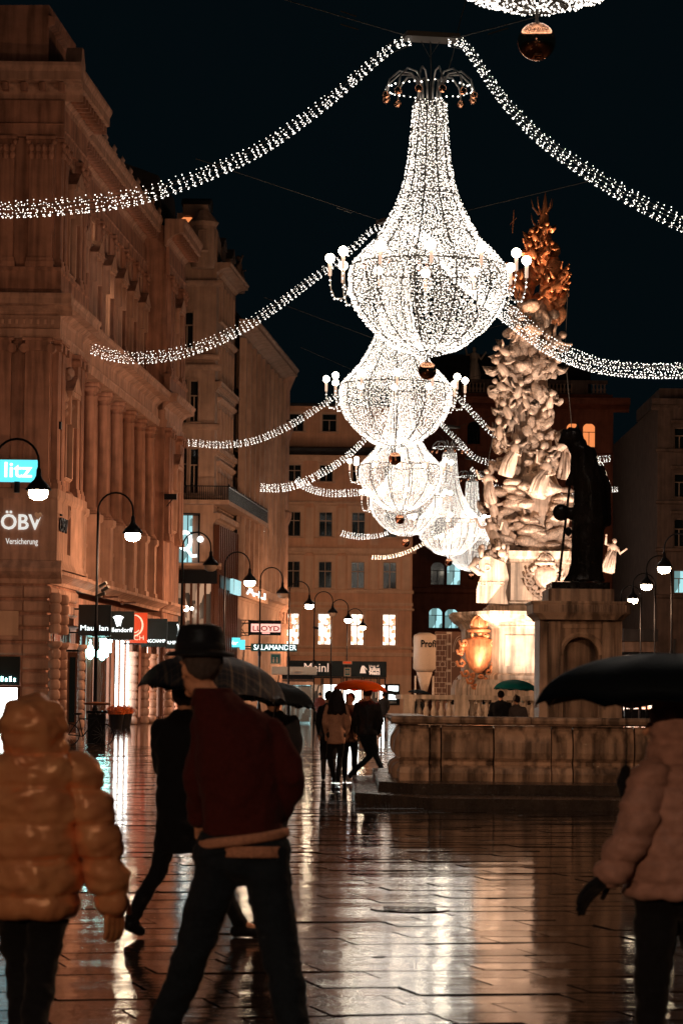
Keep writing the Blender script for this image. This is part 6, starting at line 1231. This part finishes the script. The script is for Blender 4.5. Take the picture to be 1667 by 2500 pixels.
# man in the red jacket and bowler hat
Y = 12.9; x0 = X_(600, Y)
rm = person('person in a black bowler hat and dark red jacket over jeans striding away', (x0, Y, 0),
    [((-.10, .02, .90), (-.21, .12, .5), (-.37, .22, .09), (-.43, .34, .035)), ((.09, 0, .90), (.165, -.05, .5), (.245, -.22, .12), (.23, -.1, .035))],
    [((-.18, .02, 1.47), (-.215, .06, 1.24), (-.20, .17, 1.06), (.1, .5, -.8)), ((.13, 0, 1.43), (.215, -.06, 1.25), (.17, .06, 1.09), (-.6, .6, -.5))],
    [(0, 0, .985, .175, .135), (0, 0, 1.1, .182, .145), (-.02, 0, 1.28, .188, .148), (-.04, 0, 1.42, .19, .14), (-.07, .01, 1.515, .165, .12), (-.12, .025, 1.575, .12, .105), (-.145, .03, 1.62, .08, .08)],
    (-.205, .06, 1.715), face=(-.62, .78, -.12), coat='dark_red_wool', pants='denim', hat='bowler', hair='grey_wool', collar='dark_red_wool', vox=.010, sleeve=.056, leg_r=(.112, .085, .068))
rb_ = Blob(); rb_.loft([(.0, 0, .955, .19, .15), (.0, 0, .965, .2, .162), (.0, 0, .99, .2, .162), (.0, 0, 1.0, .19, .15)], 28); o = rb_.remesh('hem_band', 'cream_rib', rm, .009, 1)
for v_ in o.data.vertices: v_.co.z += .14*v_.co.x
sh_b = Blob(); sh_b.loft([(.04, -.01, .90, .155, .13), (.04, -.01, .95, .16, .14)], 24); sh_b.remesh('shirt_tail', 'cream_rib', rm, .01, 1)
# tartan umbrella walker
Y = 19.6; x0 = X_(446, Y)
person('person in a long black coat stepping out behind the bowler hatted man, under tartan', (x0, Y, 0),
    [((-.06, 0, .82), (-.13, -.05, .46), (-.30, -.12, .14), (-.25, -.05, .04)), ((.08, 0, .82), (.22, .05, .46), (.40, .1, .09), (.55, .1, .035))],
    [((-.15, 0, 1.38), (-.13, .08, 1.1), (.02, .2, 1.2), (.3, .3, 1)), ((.17, 0, 1.38), (.24, .0, 1.1), (.26, .12, .88), (.1, .2, -1))],
    [(.02, 0, .56, .19, .15), (.01, 0, .8, .17, .14), (0, 0, 1.05, .165, .13), (.01, 0, 1.28, .19, .13), (.01, 0, 1.4, .18, .12), (.01, .01, 1.46, .1, .09), (.01, .02, 1.5, .07, .07)],
    (.02, .04, 1.58), coat='blackcloth', pants='blackcloth', hair='hair', vox=.014, sleeve=.06, detail=True)
umbrella((X_(518, 19.55), 19.55, 1.60), .50, .27, 'dark tartan umbrella behind the bowler hatted man', 'plaid', (.02, .10), .55)
Y = 26; person('person mostly hidden behind the red jacket, carrying a plain black umbrella', (X_(668, Y), Y, 0),
    [((-.08, 0, .85), (-.1, .05, .46), (-.12, .1, .09), (-.12, .22, .035)), ((.08, 0, .85), (.08, -.02, .46), (.06, -.12, .1), (.06, 0, .035))],
    [((-.18, 0, 1.38), (-.22, .0, 1.12), (-.2, .08, .88), (0, .2, -1)), ((.18, 0, 1.38), (.2, .05, 1.12), (.1, .15, 1.2), (0, .2, 1))],
    [(0, 0, .7, .17, .13), (0, 0, 1.05, .16, .12), (0, 0, 1.3, .18, .12), (0, 0, 1.4, .16, .11), (0, 0, 1.47, .07, .07)], (0, .02, 1.56), coat='blackcloth', pants='blackcloth', hair='hair', vox=.018)
umbrella((X_(672, 25.9), 25.9, 1.52), .36, .2, 'small plain black umbrella peeking out right of the red jacket shoulder', 'black_nylon', (0, .12), .5)
# pale puffer jacket, right foreground
Y = 12.3; x0 = X_(1652, Y)
rp = person('person in a pale rose hooded puffer jacket and black trousers at the right edge', (x0, Y, 0),
    [((-.07, 0, .82), (-.10, .0, .46), (-.11, .02, .09), (-.22, .04, .035)), ((.08, .03, .82), (.13, .08, .46), (.2, .1, .12), (.1, .1, .035))],
    [((-.12, -.12, 1.28), (-.185, -.16, 1.07), (-.285, -.15, .89), (-.9, .1, -.8)), ((.1, .15, 1.28), (.0, .2, 1.1), (-.05, .16, 1.25), (0, 0, 1))],
    [(.0, 0, .80, .205, .19), (0, 0, .9, .215, .2), (0, 0, 1.06, .21, .19), (0, 0, 1.2, .205, .19), (0, 0, 1.29, .19, .17), (0, 0, 1.35, .13, .13), (-.01, 0, 1.39, .09, .09)],
    (-.02, 0, 1.50), face=(-1, .1, -.1), coat='rose_nylon', pants='blackcloth', hood=('rose_nylon', (.125, .135, .14), .0), quilt=(.095, .018), sleeve=.07, glove='blackcloth', vox=.010, leg_r=(.11, .078, .06))
umbrella((X_(1640, 12.3), 12.3, 1.56), .59, .235, 'large plain black umbrella over the pale rose hooded person', 'black_nylon', (.0, .03), .6)
st_ = Blob(); q0 = P(1527, 1750, 12.2); tt = thing('umbrella_strap', q0, 'thin dark strap with a tassel hanging below the large black umbrella', 'strap'); st_.chain([(0, 0, 0), (.004, 0, -.12), (0, 0, -.22)], [.004, .004, .006], 8); st_.chain([(0, 0, -.22), (-.005, 0, -.27), (-.01, 0, -.34)], [.022, .036, .010], 10); st_.remesh('strap', 'blackcloth', tt, .004, 0)
# orange umbrella group
def walker(label, px, Y, coat, pants, ph=1.0, H=1.0, hair='hair', hat=None, face=(0, 1, 0), hairlong=0, shoes='black_leather', hem=.72, dirx=0.0, w_=1.0, armsw=.1, collar=None, hood=None, vox=.024, quilt=None, detail=False, dx=0):
    s = .22*ph; cx2 = dirx*.25; z = lambda v_: v_*H
    return person(label, (X_(px, Y)+dx, Y, 0),
        [((-.085, 0, z(.9)), (-.09+s*dirx*.6, .1*ph, z(.5)), (-.09-s*dirx, s*.8, z(.1)), (-.09-s*dirx+dirx*.1, s*.8+.11, .035)), ((.085, 0, z(.9)), (.09+s*.3*dirx, .02, z(.5)), (.1+s*dirx, -s, z(.12)), (.1+s*dirx+dirx*.1, -s+.11, .035))],
        [((-.18*w_, 0, z(1.44)), (-.23*w_, .02, z(1.16)), (-.2*w_, .1+armsw, z(.93)), (0, .3, -1)), ((.18*w_, 0, z(1.44)), (.23*w_, .02, z(1.16)), (.2*w_, .12, z(.93)), (0, .3, -1))],
        [(0, 0, z(hem), .18*w_, .15), (0, 0, z(.95), .17*w_, .14), (0, 0, z(1.15), .16*w_, .125), (0, 0, z(1.34), .2*w_, .135), (0, 0, z(1.46), .185*w_, .12), (0, 0, z(1.52), .09, .085), (0, .01, z(1.56), .065, .065)],
        (0, .03, z(1.66)), face=face, coat=coat, pants=pants, hair=hair, hat=hat, hairlong=hairlong, shoes=shoes, collar=collar, hood=hood, vox=vox, quilt=quilt, detail=detail)
walker('person in a black jacket with beige collar walking right of the orange umbrella shaft', 897, 55, 'black_leather', 'denim', 1.5, 1.0, hat=None, dirx=.75, hem=.88, collar='tan_wool', shoes='trainers', w_=1.1, detail=True)
walker('person with long black hair and tan coat walking left under the orange umbrella', 822, 54.6, 'tan_wool', 'blackcloth', .9, .97, hairlong=.34, dirx=-.3, hem=.74, w_=.95, detail=True)
walker('person with fur trimmed hood turning back between the couple, face visible', 855, 55.5, 'fur', 'blackcloth', .2, .93, face=(-.5, -.85, 0), hood=None, hem=.8, w_=.9, detail=True)
walker('person in a long black coat at the far left of the orange umbrella group', 803, 56.3, 'blackcloth', 'grey_wool', .4, .95, hem=.42, w_=.9)
umbrella((X_(878, 55.1), 55.1, 1.70), .52, .21, 'bright orange umbrella over the walking group in the middle distance', 'orange_nylon', (.0, .03), .6)
# couple by the column
walker('person in a black jacket and cap left under the teal umbrella', 1222, 75, 'blackcloth', 'blackcloth', .2, 1.0, hat='cap', w_=1.25, hem=.8)
walker('person in a grey hooded coat and pale beanie right under the teal umbrella', 1260, 75, 'grey_wool', 'blackcloth', .2, .93, hat='beanie', w_=1.1, hem=.7, face=(-.6, .8, 0))
umbrella((X_(1257, 75), 75, 1.80), .57, .27, 'teal umbrella of the couple in front of the lit column', 'teal_nylon', (.0, .04), .7)
# far passers-by
walker('distant person in a dark red jacket left of the shop windows', 781, 150, 'brown_coat', 'blackcloth', .5, 1.0, w_=1.1, vox=.04)
walker('distant person in brown beside the dark red jacketed one', 800, 155, 'fur', 'blackcloth', .5, .95, vox=.04)
walker('distant person in black right of the orange umbrella', 936, 140, 'blackcloth', 'blackcloth', .4, 1.0, w_=1.15, vox=.04)
umbrella((X_(952, 140), 139.8, 1.72), .42, .18, 'distant black umbrella right of the orange one', 'black_nylon', (0, .15), .6)
walker('distant person in black behind the left end of the balustrade', 1020, 128, 'blackcloth', 'blackcloth', .3, .95, vox=.04)
umbrella((X_(1022, 127.8), 127.8, 1.76), .5, .16, 'distant grey-black umbrella above the balustrade left end', 'black_nylon', (0, .1), .6)
